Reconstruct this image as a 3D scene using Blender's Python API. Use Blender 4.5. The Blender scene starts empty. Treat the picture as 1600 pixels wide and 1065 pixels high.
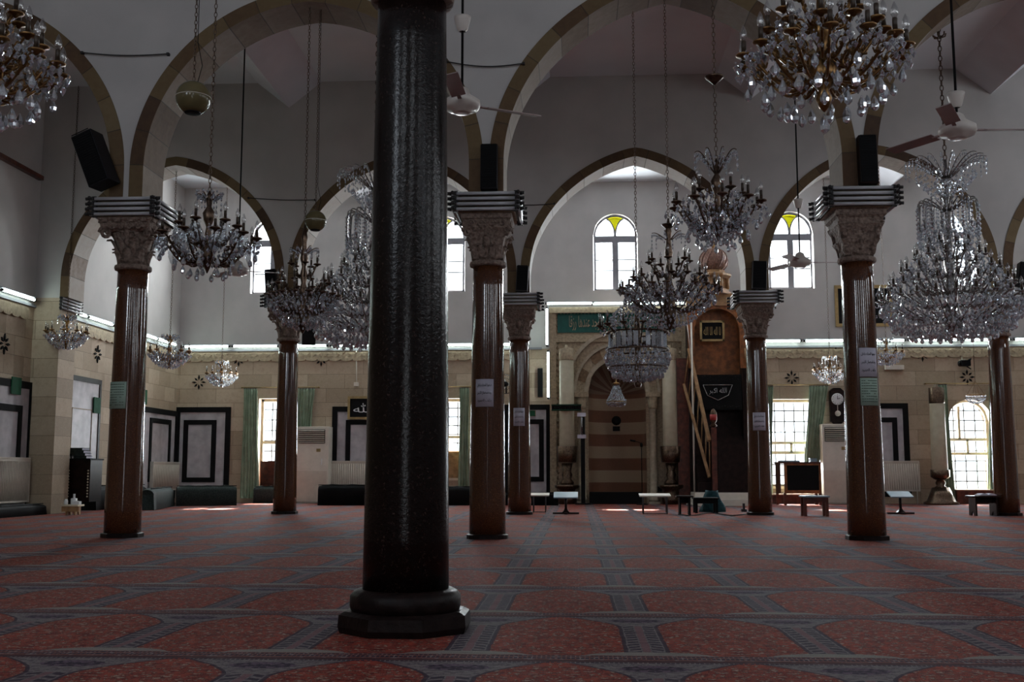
import bpy, math, random
from mathutils import Vector, Matrix, Euler
random.seed(7)
PI = math.pi
SC = bpy.context.scene
COL = SC.collection

# ------------------------------------------------------------------ camera
F_PX, YAW, PITCH = 1710.3, 0.0580, 0.1191
CAM = Vector((5.3856, -5.5846, 0.767))
fw = Vector((-math.sin(YAW)*math.cos(PITCH), math.cos(YAW)*math.cos(PITCH), math.sin(PITCH)))
rt = Vector((math.cos(YAW), math.sin(YAW), 0)); up = rt.cross(fw)
cd = bpy.data.cameras.new('camera'); cam = bpy.data.objects.new('camera', cd); COL.objects.link(cam)
cd.sensor_width = 36; cd.lens = 36*F_PX/1600; cd.clip_start = 0.05; cd.clip_end = 200
M3 = Matrix((rt, up, -fw)).transposed()
cam.matrix_world = Matrix.Translation(CAM) @ M3.to_4x4()
SC.camera = cam
# measuring helpers: where a sight line meets a plane of the room
def ray(x, y): return fw + rt*((x-800)/F_PX) + up*((532.5-y)/F_PX)
def PY(x, y, Y):
    d = ray(x, y); return CAM + d*((Y-CAM.y)/d.y)
def PX(x, y, X):
    d = ray(x, y); return CAM + d*((X-CAM.x)/d.x)
def PG(x, y, Z=0.0):
    d = ray(x, y); return CAM + d*((Z-CAM.z)/d.z)

# ------------------------------------------------------------------ view, world, sun
SC.view_settings.view_transform = 'Standard'; SC.view_settings.look = 'None'
SC.view_settings.gamma = 1; SC.view_settings.use_curve_mapping = False
SC.view_settings.exposure = 0.68
SC.cycles.use_denoising = True
SC.cycles.max_bounces = 9; SC.cycles.diffuse_bounces = 4; SC.cycles.glossy_bounces = 4
SC.cycles.transmission_bounces = 6; SC.cycles.transparent_max_bounces = 12
SC.cycles.sample_clamp_indirect = 4; SC.cycles.caustics_reflective = False; SC.cycles.caustics_refractive = False
W = bpy.data.worlds.new('world'); SC.world = W; W.use_nodes = True
bgn = W.node_tree.nodes['Background']; bgn.inputs[0].default_value = (0.88, 0.94, 1.0, 1); bgn.inputs[1].default_value = 2.6
sd = bpy.data.lights.new('sun', 'SUN'); sd.energy = 45; sd.angle = 0.009; sd.color = (1, .93, .82)
sun = bpy.data.objects.new('sun', sd); COL.objects.link(sun)
sun.rotation_euler = Vector((0.08, -5.05, -6.3)).to_track_quat('-Z', 'Y').to_euler(); sun.location = (6, 40, 30)
def portal(c, sx, sy, rot, energy=None, color=(1, 1, 1)):
    l = bpy.data.lights.new('window_and_fill_light', 'AREA'); l.shape = 'RECTANGLE'; l.size = sx; l.size_y = sy
    if energy is None: l.cycles.is_portal = True
    else: l.energy = energy; l.color = color
    o = bpy.data.objects.new('window_and_fill_light', l); COL.objects.link(o); o.location = c; o.rotation_euler = rot
    return o

# room dimensions
A, B = 4.35, 7.305
YB = 21.9; XL = -4.80; XR = 17.85; YR = -9.0; ZC = 8.15
SPRING, RISE, HALF = 4.03, 2.47, 1.97
for wx in (-2.4, 2.03, 6.43, 10.83, 15.2):
    portal((wx, YB+0.2, 6.3), 1.2, 2.0, (-PI/2, 0, 0), 360, (.95, .97, 1))
for wx, z0, z1 in ((-2.05, .8, 2.6), (2.35, .8, 2.6), (10.9, .8, 2.6), (15.0, .5, 2.6)):
    portal((wx, YB+0.42, (z0+z1)/2), 1.1, z1-z0, (-PI/2, 0, 0), 130, (.9, .95, 1))
for k in range(5):  # added fill lamps behind the camera, at invented high openings
    portal((-4.35/2+A*k, YR+0.05, 5.9), 1.2, 2.2, (PI/2, 0, 0), (95, 16, 9, 9, 40)[k], (.80, .89, 1))
portal((5.1, YR+0.05, 2.0), .35, 3.2, (PI/2, 0, 0), 14, (.9, .95, 1))  # unseen narrow lamp behind the camera, placed for streaks on the shafts
for yy in (-5.5, 0.0, 3.8, 11.0):  # added side fill lamps, out of view on the right
    portal((XR+.1, yy, 5.6), 1.6, 2.4, (0, PI/2, 0), 22 if yy < 5 else 80, (.9, .95, 1))

# ------------------------------------------------------------------ node helpers
class S:
    """a socket that can be computed with"""
    def __init__(s, nt, sock): s.nt, s.k = nt, sock
    def op(s, o, b=None, c=None):
        n = s.nt.nodes.new('ShaderNodeMath'); n.operation = o
        s.nt.links.new(s.k, n.inputs[0])
        for i, q in ((1, b), (2, c)):
            if q is None: continue
            if isinstance(q, S): s.nt.links.new(q.k, n.inputs[i])
            else: n.inputs[i].default_value = q
        return S(s.nt, n.outputs[0])
    def __add__(s, b): return s.op('ADD', b)
    def __sub__(s, b): return s.op('SUBTRACT', b)
    def __mul__(s, b): return s.op('MULTIPLY', b)
    def __truediv__(s, b): return s.op('DIVIDE', b)
    def lt(s, b): return s.op('LESS_THAN', b)
    def gt(s, b): return s.op('GREATER_THAN', b)
    def abs(s): return s.op('ABSOLUTE')
    def fr(s): return s.op('FRACT')
    def fl(s): return s.op('FLOOR')
    def mx(s, b): return s.op('MAXIMUM', b)
    def mn(s, b): return s.op('MINIMUM', b)
    def pw(s, b): return s.op('POWER', b)
class Mat:
    def __init__(s, name):
        s.m = bpy.data.materials.new(name); s.m.use_nodes = True; s.nt = s.m.node_tree
        s.b = s.nt.nodes['Principled BSDF']; s.out = s.nt.nodes['Material Output']
    def node(s, t, **kw):
        n = s.nt.nodes.new(t)
        for k, v in kw.items(): setattr(n, k, v)
        return n
    def link(s, a, b): s.nt.links.new(a.k if isinstance(a, S) else a, b)
    def val(s, a): 
        n = s.node('ShaderNodeValue'); n.outputs[0].default_value = a; return S(s.nt, n.outputs[0])
    def pos(s):
        g = s.node('ShaderNodeNewGeometry'); x = s.node('ShaderNodeSeparateXYZ'); s.link(g.outputs['Position'], x.inputs[0])
        return S(s.nt, x.outputs[0]), S(s.nt, x.outputs[1]), S(s.nt, x.outputs[2])
    def uv(s):
        g = s.node('ShaderNodeUVMap'); x = s.node('ShaderNodeSeparateXYZ'); s.link(g.outputs[0], x.inputs[0])
        return S(s.nt, x.outputs[0]), S(s.nt, x.outputs[1])
    def vec(s, x, y, z=0.0):
        n = s.node('ShaderNodeCombineXYZ')
        for i, q in enumerate((x, y, z)):
            if isinstance(q, S): s.link(q, n.inputs[i])
            else: n.inputs[i].default_value = q
        return n.outputs[0]
    def noise(s, scale, detail=3, vec=None, rough=.5):
        n = s.node('ShaderNodeTexNoise'); n.inputs['Scale'].default_value = scale; n.inputs['Detail'].default_value = detail
        n.inputs['Roughness'].default_value = rough
        if vec is None:
            tc = s.node('ShaderNodeTexCoord'); vec = tc.outputs['Object']
        s.link(vec, n.inputs['Vector']); return S(s.nt, n.outputs['Fac'])
    def mix(s, f, a, b):
        n = s.node('ShaderNodeMix', data_type='RGBA')
        for q, i in ((f, 0), (a, 6), (b, 7)):
            if isinstance(q, S): s.link(q, n.inputs[i])
            elif isinstance(q, (tuple, list)): n.inputs[i].default_value = (*q[:3], 1)
            elif isinstance(q, float) or isinstance(q, int): n.inputs[i].default_value = q
            else: s.link(q, n.inputs[i])
        return n.outputs[2]
    def ramp(s, f, stops):
        n = s.node('ShaderNodeValToRGB'); s.link(f, n.inputs[0]); r = n.color_ramp
        while len(r.elements) < len(stops): r.elements.new(.5)
        for e, (p, c) in zip(r.elements, stops): e.position = p; e.color = (*c, 1)
        return n.outputs[0]
    def bump(s, h, strength=.3, dist=.02):
        n = s.node('ShaderNodeBump'); n.inputs['Strength'].default_value = strength; n.inputs['Distance'].default_value = dist
        s.link(h, n.inputs['Height']); s.link(n.outputs[0], s.b.inputs['Normal'])
    def set(s, col=None, rough=None, metal=None, **kw):
        if col is not None:
            if isinstance(col, tuple): s.b.inputs['Base Color'].default_value = (*col, 1)
            else: s.link(col, s.b.inputs['Base Color'])
        if rough is not None: s.b.inputs['Roughness'].default_value = rough
        if metal is not None: s.b.inputs['Metallic'].default_value = metal
        for k, v in kw.items(): s.b.inputs[k].default_value = v
        return s
def simple(name, col, rough=.6, metal=0.0, var=.12, scale=8, bump=0):
    m = Mat(name); n = m.noise(scale, 3)
    d = tuple(c*(1-var) for c in col); l = tuple(min(1, c*(1+var)) for c in col)
    m.set(m.ramp(n, [(.35, d), (.65, l)]), rough, metal)
    if not metal: m.b.inputs['Specular IOR Level'].default_value = .3 if max(col) > .03 else .12
    if bump: m.bump(n, bump, .01)
    return m.m

MT = {}
# polished red-brown granite
def granite(name, c0, c1, c2, rough, bmp, sc):
    m = Mat(name); n = m.noise(sc, 3, rough=.75); b = m.noise(3, 3)
    col = m.ramp(n, [(.30, c0), (.48, c1), (.60, c1), (.72, c2)])
    m.set(col, rough); m.link(b*.08+(rough-.04), m.b.inputs['Roughness'])
    if bmp: m.bump(m.noise(sc*(.9 if bmp > .08 else .45), 3, rough=.6), bmp, .006)
    m.b.inputs['Specular IOR Level'].default_value = .55 if rough < .11 else .2
    return m.m
MT['granite'] = granite('polished_red_granite', (.018, .006, .004), (.070, .024, .010), (.21, .09, .045), .10, .06, 70)
MT['granite_dark'] = granite('pitted_dark_granite', (.001, .0006, .0006), (.006, .003, .0025), (.05, .03, .024), .19, .28, 60)
MT['plinth'] = simple('dark_plinth', (.009, .005, .0045), .42, var=.4, scale=20, bump=.4)
# plaster
m = Mat('painted_plaster'); n = m.noise(1.3, 4); m.set(m.ramp(n, [(.35, (.42, .402, .39)), (.65, (.48, .46, .445))]), .85); m.bump(m.noise(30, 3), .08, .004); MT['plaster'] = m.m
m = Mat('ceiling_plaster'); n = m.noise(1.0, 3); m.set(m.ramp(n, [(.35, (.60, .63, .67)), (.65, (.65, .68, .72))]), .9); MT['ceiling'] = m.m
m = Mat('ceiling_beam_plaster'); n = m.noise(1.5, 3); m.set(m.ramp(n, [(.35, (.56, .57, .61)), (.65, (.62, .63, .67))]), .9); MT['beam'] = m.m
# stone wall laid in courses; pattern depends on which way the wall runs
def ashlar(name, axis, dark, light, mort, w=.95, h=.36):
    m = Mat(name); x, y, z = m.pos()
    br = m.node('ShaderNodeTexBrick'); m.link(m.vec(x if axis == 'x' else y, z), br.inputs['Vector'])
    br.inputs['Scale'].default_value = 1; br.inputs['Brick Width'].default_value = w; br.inputs['Row Height'].default_value = h
    br.inputs['Mortar Size'].default_value = .006; br.inputs['Mortar Smooth'].default_value = .3
    br.inputs['Color1'].default_value = (*dark, 1); br.inputs['Color2'].default_value = (*light, 1); br.inputs['Mortar'].default_value = (*mort, 1)
    n = m.noise(6, 5, rough=.7); n2 = m.noise(45, 2)
    col = m.mix((n-.5).abs()*1.4, br.outputs[0], (dark[0]*.6, dark[1]*.55, dark[2]*.5))
    col = m.mix(n2.gt(.62)*.25, col, (light[0]*1.1, light[1]*1.1, light[2]*1.1))
    m.set(col, .82); m.bump(n+S(m.nt, br.outputs['Fac'])*-.6, .3, .01)
    return m.m
SD, SL, SM = (.31, .235, .165), (.47, .37, .275), (.19, .145, .10)
MT['ashlar_x'] = ashlar('limestone_courses_back', 'x', SD, SL, SM)
MT['ashlar_y'] = ashlar('limestone_courses_side', 'y', SD, SL, SM, .7)
MT['stone'] = simple('carved_limestone', (.31, .24, .165), .8, var=.2, scale=18, bump=.35)
MT['stone_dark'] = simple('brown_limestone', (.17, .11, .065), .8, var=.2, scale=18, bump=.3)
MT['stone_light'] = simple('pale_limestone', (.34, .28, .21), .75, var=.15, scale=12, bump=.2)
m = Mat('carved_capital_stone'); n = m.noise(26, 5, rough=.7); v = m.node('ShaderNodeTexVoronoi'); v.inputs['Scale'].default_value = 24
tc = m.node('ShaderNodeTexCoord'); m.link(tc.outputs['Object'], v.inputs['Vector'])
m.set(m.ramp(n, [(.32, (.10, .065, .05)), (.62, (.25, .18, .145))]), .75); m.bump(n+S(m.nt, v.outputs['Distance'])*1.2, .8, .02); MT['capital'] = m.m
# voussoirs: u of the UV map counts the stones along the arch
def voussoir(name, cols, rough=.8):
    m = Mat(name); u, v = m.uv()
    wn = m.node('ShaderNodeTexWhiteNoise', noise_dimensions='1D'); m.link(u.fl()+.37, wn.inputs['W'])
    n = m.noise(9, 4, rough=.65); f = S(m.nt, wn.outputs['Value'])*.75+(n-.5)*.5+.12
    k = len(cols)
    col = m.ramp(f, [(i/(k-1), c) for i, c in enumerate(cols)])
    j = (u.fr()-.5).abs().gt(.485)
    m.set(m.mix(j*.7, col, (.03, .022, .015)), rough); m.bump(n-j*.5, .35, .01); return m.m
MT['arch_face'] = voussoir('arch_face_stones', [(.040, .020, .011), (.085, .045, .020), (.13, .085, .038), (.17, .125, .065)])
MT['arch_soffit'] = voussoir('arch_soffit_stones', [(.15, .10, .07), (.30, .25, .21), (.36, .33, .30), (.42, .39, .36)])
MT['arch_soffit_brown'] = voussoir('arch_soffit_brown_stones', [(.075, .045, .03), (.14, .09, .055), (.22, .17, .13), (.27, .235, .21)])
MT['black'] = simple('matt_black', (.005, .005, .0055), .7)
MT['black_gloss'] = simple('black_lacquer', (.008, .008, .009), .25)
MT['tube_off'] = simple('unlit_tube_glass', (.42, .42, .44), .28, var=.05)
MT['endcap'] = simple('dark_tube_cap', (.03, .028, .028), .45)
MT['marble'] = simple('veined_grey_marble', (.40, .37, .39), .45, var=.16, scale=4)
MT['white_metal'] = simple('white_enamel', (.62, .57, .50), .4, var=.05)
MT['grille'] = simple('radiator_enamel', (.55, .49, .42), .45, var=.05)
MT['cream'] = simple('cream_window_paint', (.62, .54, .40), .55, var=.08)
MT['greypaint'] = simple('grey_window_paint', (.20, .20, .22), .6, var=.08)
MT['iron'] = simple('window_iron', (.04, .036, .04), .6)
MT['wood_red'] = simple('dark_red_wood', (.085, .022, .012), .35, var=.4, scale=10)
MT['wood_orange'] = simple('orange_brown_wood', (.22, .075, .022), .4, var=.35, scale=9)
MT['wood_tan'] = simple('tan_wood', (.30, .17, .08), .5, var=.25, scale=9)
MT['wood_black'] = simple('blackened_wood', (.013, .006, .005), .35, var=.4, scale=10)
MT['curtain'] = simple('green_curtain_cloth', (.225, .285, .20), .85, var=.15, scale=5)
MT['green'] = simple('green_felt', (.008, .07, .033), .8)
MT['teal'] = simple('teal_cloth', (.008, .045, .055), .8, var=.3, scale=20)
MT['bolster'] = simple('dark_grey_green_bolster', (.022, .032, .030), .85, var=.35, scale=40)
MT['paper'] = simple('white_paper', (.50, .48, .56), .8, var=.04)
MT['paper_green'] = simple('pale_green_paper', (.30, .40, .33), .8, var=.06)
MT['ink'] = simple('black_ink', (.02, .02, .02), .8)
MT['brass'] = simple('old_brass', (.21, .115, .045), .28, .9, var=.4, scale=30)
MT['bronze'] = simple('dark_bronze', (.10, .065, .045), .3, .9, var=.4, scale=30)
MT['silver'] = simple('tarnished_silver', (.30, .28, .27), .25, .9, var=.3, scale=30)
MT['gilt'] = simple('gilt_frame', (.28, .19, .08), .4, .5, var=.2)
MT['enamel'] = simple('white_fan_enamel', (.55, .50, .46), .3, var=.05)
MT['blade'] = simple('fan_blade_enamel', (.30, .23, .225), .45, var=.06)
MT['globe'] = simple('olive_speaker_shell', (.105, .085, .04), .18, var=.1)
MT['candle'] = simple('dark_candle_sleeve', (.045, .03, .02), .35)
MT['wax'] = simple('cream_wax', (.36, .30, .22), .5, var=.06)
MT['speaker'] = simple('speaker_black', (.012, .011, .013), .5)
MT['speaker_grey'] = simple('speaker_grey', (.045, .04, .042), .6)
MT['blue_top'] = simple('blue_grey_laminate', (.22, .30, .36), .3, var=.06)
MT['white'] = simple('white_paint', (.65, .65, .66), .5, var=.04)
MT['red_plastic'] = simple('red_plastic', (.3, .03, .03), .4)
MT['carved_wood_ball'] = simple('carved_dome_wood', (.19, .10, .075), .5, var=.35, scale=22, bump=.8)
def glassmat(name, col, rough, mixglossy, tint=(1, 1, 1)):
    m = Mat(name); m.nt.nodes.remove(m.b)
    t = m.node('ShaderNodeBsdfTransparent'); t.inputs[0].default_value = (*tint, 1)
    g = m.node('ShaderNodeBsdfGlossy'); g.inputs[0].default_value = (*col, 1); g.inputs['Roughness'].default_value = rough
    x = m.node('ShaderNodeMixShader'); f = m.node('ShaderNodeLayerWeight'); f.inputs[0].default_value = .5
    fs = S(m.nt, f.outputs['Facing']).pw(3.0)*.7+(mixglossy+.03); m.link(fs.mn(1.0), x.inputs[0])
    m.link(t.outputs[0], x.inputs[1]); m.link(g.outputs[0], x.inputs[2]); m.link(x.outputs[0], m.out.inputs[0]); return m.m
MT['pane'] = glassmat('window_pane', (.8, .85, .9), .03, 0.0, (.96, .98, .98))
MT['bulb'] = glassmat('clear_bulb_glass', (.9, .9, .9), .1, .22, (.85, .85, .85))
MT['globe_glass'] = glassmat('clear_glass_globe', (.85, .9, .95), .06, .07, (.86, .88, .90))
MT['yellow_glass'] = glassmat('yellow_green_glass', (.4, .4, .1), .2, .05, (.42, .40, .04))
m = Mat('cut_crystal'); m.nt.nodes.remove(m.b)
gl = m.node('ShaderNodeBsdfGlass'); gl.inputs['Roughness'].default_value = .02; gl.inputs['IOR'].default_value = 1.52; gl.inputs[0].default_value = (.93, .96, 1, 1)
gs = m.node('ShaderNodeBsdfGlossy'); gs.inputs['Roughness'].default_value = .06; gs.inputs[0].default_value = (.92, .95, 1, 1)
mx = m.node('ShaderNodeMixShader'); mx.inputs[0].default_value = .45
m.link(gl.outputs[0], mx.inputs[1]); m.link(gs.outputs[0], mx.inputs[2])
df = m.node('ShaderNodeBsdfTranslucent'); df.inputs[0].default_value = (.9, .95, 1, 1); d2 = m.node('ShaderNodeBsdfDiffuse'); d2.inputs[0].default_value = (.85, .9, .97, 1)
a1 = m.node('ShaderNodeMixShader'); m.link(df.outputs[0], a1.inputs[1]); m.link(d2.outputs[0], a1.inputs[2])
a2 = m.node('ShaderNodeMixShader'); a2.inputs[0].default_value = .24; m.link(mx.outputs[0], a2.inputs[1]); m.link(a1.outputs[0], a2.inputs[2]); m.link(a2.outputs[0], m.out.inputs[0]); MT['crystal'] = m.m
def emis(name, col, s):
    m = Mat(name); m.set((.8, .8, .8), .4); m.b.inputs['Emission Color'].default_value = (*col, 1); m.b.inputs['Emission Strength'].default_value = s; return m.m
MT['tube_on'] = emis('lit_fluorescent_tube', (.80, 1.0, .93), 15)
# mihrab niche: bands of red and buff stone, radiating stones in the head
m = Mat('striped_niche_stone'); x, y, z = m.pos(); n = m.noise(30, 4, rough=.7)
band = ((z-2.16)/.6+.25).fr().lt(.5)
mxc = PY(965, 620, 21.6).x
ang = (z-2.72).op('ARCTAN2', x-mxc)
rad = (ang/PI*9).fr().lt(.5); head = z.gt(2.72)
sel = band*(head*-1+1)+rad*head
lo = m.mix(n, (.10, .038, .018), (.17, .07, .035)); hi = m.mix(n, (.24, .175, .115), (.30, .225, .15))
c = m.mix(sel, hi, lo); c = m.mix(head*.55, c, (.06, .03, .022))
m.set(c, .7); m.bump(n, .3, .01); MT['niche'] = m.m
# green calligraphic band, relief lettering on felt green
MT['green_band'] = simple('green_painted_stone', (.010, .075, .062), .6)
# carpet woven with rows of prayer niches
m = Mat('woven_prayer_carpet'); x, y, z = m.pos()
p0 = PG(742, 995); p1 = PG(1001, 991); r0 = PG(900, 962.5); r2 = PG(900, 869)
PW = p1.x-p0.x; PR = (r2.y-r0.y)/3
u = (x-p0.x)/PW+40; v = (y-r0.y)/PR+40
wob = m.noise(9, 2)-.5
fu = (u+.5+wob*.02).fr()-.5          # 0 on the strip between two niches
au = fu.abs(); fv = (v+wob*.012).fr(); uc = (u.fr()-.5).abs()
motif = m.noise(1, 5, m.vec(uc*12, fv*19, 1.3), .7)
motif2 = m.noise(1, 3, m.vec(uc*26, fv*44, 4.1), .6)
weft = m.noise(1, 3, m.vec(x*7, y*70, 0), .7)
fine = m.noise(160, 2)
RED, DRED, PINK, GREY, NAVY = (.32, .050, .030), (.13, .017, .014), (.36, .19, .14), (.19, .165, .17), (.025, .020, .04)
# half-width of the strip: narrow body, flaring into the spandrel at the far end, a lens at the near end
flare = ((fv-.72).mx(0.0)/.27).mn(1.0)
stripw = flare.pw(1.6)*.36+.115
col = m.mix(motif.gt(.56), RED, DRED)
col = m.mix(motif2.gt(.55)*.8, col, (.20, .11, .075))
col = m.mix(motif2.gt(.60)*.95, col, (.40, .27, .21))
col = m.mix((motif2-.565).abs().lt(.012)*.8, col, (.04, .012, .012))
col = m.mix(((motif-.5).abs().lt(.014))*.8, col, (.03, .012, .014))
instrip = au.lt(stripw)
edge = (au-stripw).abs().lt(.012)
col = m.mix(instrip, col, m.mix(motif2.gt(.52)*.75, GREY, (.09, .075, .09)))
col = m.mix(edge*.9, col, NAVY)
ladder = ((au-.062).abs().lt(.032))*(fv*20+au*6).fr().gt(.42)*fv.lt(.74)*fv.gt(.16)
core = au.lt(.022)*fv.lt(.74)*fv.gt(.16)
col = m.mix(ladder*.9, col, NAVY); col = m.mix(core*.8, col, (.20, .09, .10))
oval = ((fu/.17).pw(2)+((fv-.88)/.045).pw(2)); oval = ((au/.17).pw(2.0)+((fv-.88).abs()/.05).pw(2.0))
col = m.mix(oval.lt(1.0), col, m.mix(motif2.gt(.5), NAVY, (.12, .08, .12)))
lens = ((au/.34).pw(2.0)+((fv-.10).abs()/.07).pw(2.0)).lt(1.0)
col = m.mix(lens, col, (.24, .22, .20))
band = fv.lt(.105); dash = ((fv-.05).abs().lt(.012)+(fv-.085).abs().lt(.008)+(fv-.975).abs().lt(.008))
col = m.mix(band, col, m.mix(motif2.gt(.55), (.17, .06, .055), (.25, .19, .19)))
col = m.mix(dash*(uc*40).fr().gt(.3), col, NAVY)
col = m.mix(fv.lt(.02)+(fv.gt(.985)), col, (.06, .02, .025))
col = m.mix(((fine-.5)*1.6+.3).mx(0.0).mn(1.0), col, m.mix(.6, col, (.03, .012, .012)))
col = m.mix(((weft-.52)*3.5).mx(0.0).mn(.75), col, (.035, .010, .014)); col = m.mix(((weft*-1+.45)*3.0).mx(0.0).mn(.4), col, (.34, .22, .21))
m.b.inputs['Specular IOR Level'].default_value = .08; m.set(col, .85); m.bump(fine+motif2*.5, .35, .006)
MT['carpet'] = m.m

# ------------------------------------------------------------------ mesh builder
class MB:
    def __init__(s): s.v = []; s.f = []; s.mi = []; s.sm = []; s.uvs = {}
    def add(s, vs, fs, mi=0, smooth=False, M=None):
        b = len(s.v)
        for p in vs:
            p = Vector(p); s.v.append(M @ p if M else p)
        for f in fs: s.f.append([b+i for i in f]); s.mi.append(mi); s.sm.append(smooth)
        return s
    def box(s, c, d, mi=0, M=None, R=None):
        x, y, z = c; a, b, h = d[0]/2, d[1]/2, d[2]/2
        vs = [Vector((i*a, j*b, k*h)) for k in (-1, 1) for j in (-1, 1) for i in (-1, 1)]
        if R is not None: vs = [R @ p for p in vs]
        vs = [p+Vector(c) for p in vs]
        return s.add(vs, [(0, 2, 3, 1), (4, 5, 7, 6), (0, 1, 5, 4), (2, 6, 7, 3), (0, 4, 6, 2), (1, 3, 7, 5)], mi, False, M)
    def rng(s, x0, x1, y0, y1, z0, z1, mi=0): return s.box(((x0+x1)/2, (y0+y1)/2, (z0+z1)/2), (abs(x1-x0), abs(y1-y0), abs(z1-z0)), mi)
    def lathe(s, prof, n=20, c=(0, 0, 0), mi=0, smooth=True, M=None, cap=True, sq=None):
        vs = []; fs = []
        for r, z in prof:
            for k in range(n):
                a = 2*PI*k/n+(PI/n if n <= 8 else 0); vs.append((c[0]+r*math.cos(a), c[1]+r*math.sin(a), c[2]+z))
        for i in range(len(prof)-1):
            for k in range(n): fs.append((i*n+k, i*n+(k+1) % n, (i+1)*n+(k+1) % n, (i+1)*n+k))
        if cap:
            fs.append(tuple(range(n))[::-1]); fs.append(tuple((len(prof)-1)*n+k for k in range(n)))
        return s.add(vs, fs, mi, smooth, M)
    def tube(s, pts, r, n=6, mi=0, smooth=True, M=None, taper=None, closed=False):
        pts = [Vector(p) for p in pts]; vs = []; fs = []; L = len(pts)
        t0 = (pts[1]-pts[0]).normalized(); ref = Vector((0, 0, 1)) if abs(t0.z) < .9 else Vector((1, 0, 0))
        nrm = t0.cross(ref).normalized()
        for i, p in enumerate(pts):
            t = ((pts[min(i+1, L-1)]-pts[max(i-1, 0)])).normalized()
            nrm = (nrm-t*nrm.dot(t)).normalized(); bn = t.cross(nrm)
            rr = r if taper is None else r*(1+(taper-1)*i/(L-1))
            for k in range(n):
                a = 2*PI*k/n; vs.append(p+nrm*rr*math.cos(a)+bn*rr*math.sin(a))
        for i in range(L-1):
            for k in range(n): fs.append((i*n+k, i*n+(k+1) % n, (i+1)*n+(k+1) % n, (i+1)*n+k))
        fs.append(tuple(range(n))[::-1]); fs.append(tuple((L-1)*n+k for k in range(n)))
        return s.add(vs, fs, mi, smooth, M)
    def octa(s, c, r, h, mi=0, rot=0, n=4, lo=None):
        c = Vector(c); lo = h if lo is None else lo
        vs = [c+Vector((0, 0, h))]+[c+Vector((r*math.cos(rot+2*PI*k/n), r*math.sin(rot+2*PI*k/n), 0)) for k in range(n)]+[c-Vector((0, 0, lo))]
        fs = [(0, 1+k, 1+(k+1) % n) for k in range(n)]+[(n+1, 1+(k+1) % n, 1+k) for k in range(n)]
        return s.add(vs, fs, mi, False)
    def prism(s, poly, y0, y1, mi=0, axis='y'):
        """polygon in x,z pushed through y"""
        n = len(poly)
        P = (lambda a, b, t: (a, t, b)) if axis == 'y' else (lambda a, b, t: (t, a, b))
        vs = [P(a, b, y0) for a, b in poly]+[P(a, b, y1) for a, b in poly]
        fs = [tuple(range(n)), tuple(range(2*n-1, n-1, -1))]+[(i, i+n, (i+1) % n+n, (i+1) % n) for i in range(n)]
        return s.add(vs, fs, mi)
    def build(s, name, mat, parent=None, loc=None, bevel=0):
        me = bpy.data.meshes.new(name); me.from_pydata([tuple(p) for p in s.v], [], s.f)
        mats = mat if isinstance(mat, (list, tuple)) else [mat]
        for q in mats: me.materials.append(MT[q])
        me.polygons.foreach_set('material_index', s.mi); me.polygons.foreach_set('use_smooth', s.sm)
        me.update()
        o = bpy.data.objects.new(name, me); COL.objects.link(o)
        if parent: o.parent = parent
        if loc is not None: o.location = loc
        if bevel:
            b = o.modifiers.new('bevel', 'BEVEL'); b.width = bevel; b.segments = 2; b.limit_method = 'ANGLE'; b.angle_limit = .7
        return o
def tag(o, label=None, cat=None, group=None, kind=None):
    if label: o['label'] = label
    if cat: o['category'] = cat
    if group: o['group'] = group
    if kind: o['kind'] = kind
    return o
def thing(name, label, cat, loc=(0, 0, 0), rz=0, group=None):
    o = bpy.data.objects.new(name, None); COL.objects.link(o); o.location = loc; o.rotation_euler = (0, 0, rz); o.empty_display_size = .1
    return tag(o, label, cat, group)
def structure(o): o['kind'] = 'structure'; return o
def copy_tree(o, parent=None):
    c = o.copy(); COL.objects.link(c); c.parent = parent
    for ch in list(o.children): copy_tree(ch, c)
    return c

# ------------------------------------------------------------------ walls with openings
def strip_wall(mb, x0, x1, z0, z1, y0, y1, ops, axis='x', mi=0):
    """ops: (xa, xb, zbottom(x), ztop(x), subdivisions). Wall between y0 and y1, runs along x (or along y when axis='y')."""
    P = (lambda a, t, b: (a, t, b)) if axis == 'x' else (lambda a, t, b: (t, a, b))
    xs = {x0, x1}
    for a, b, f0, f1, n in ops:
        for k in range(n+1): xs.add(a+(b-a)*k/n)
    xs = sorted(x for x in xs if x0-1e-9 <= x <= x1+1e-9)
    q = lambda *p: mb.add([P(*i) for i in p], [(0, 1, 2, 3)], mi)
    for a, b in zip(xs, xs[1:]):
        if b-a < 1e-7: continue
        m = (a+b)/2; act = sorted([o for o in ops if o[0] < m < o[1]], key=lambda o: o[2](m))
        lo = [(z0, z0)]; hi = []
        for o in act: hi.append((o[2](a), o[2](b))); lo.append((o[3](a), o[3](b)))
        hi.append((z1, z1))
        for (la, lb), (ha, hb) in zip(lo, hi):
            if ha-la < 1e-6 and hb-lb < 1e-6: continue
            q((a, y0, la), (b, y0, lb), (b, y0, hb), (a, y0, ha))
            q((a, y1, la), (a, y1, ha), (b, y1, hb), (b, y1, lb))
            q((a, y0, ha), (b, y0, hb), (b, y1, hb), (a, y1, ha))
            q((a, y0, la), (a, y1, la), (b, y1, lb), (b, y0, lb))
    for o in ops:
        for xx in (o[0], o[1]):
            za, zb = o[2](xx), o[3](xx)
            if zb-za > 1e-4: q((xx, y0, za), (xx, y1, za), (xx, y1, zb), (xx, y0, zb))
    for xx in (x0, x1): q((xx, y0, z0), (xx, y1, z0), (xx, y1, z1), (xx, y0, z1))
def rect(a, b, z0, z1): return (a, b, lambda x: z0, lambda x: z1, 1)
def rounded(a, b, z0, zs, n=16, k=1.0):
    c, r = (a+b)/2, (b-a)/2
    return (a, b, lambda x: z0, lambda x: zs+k*math.sqrt(max(0, r*r-(x-c)**2)), n)
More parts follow.
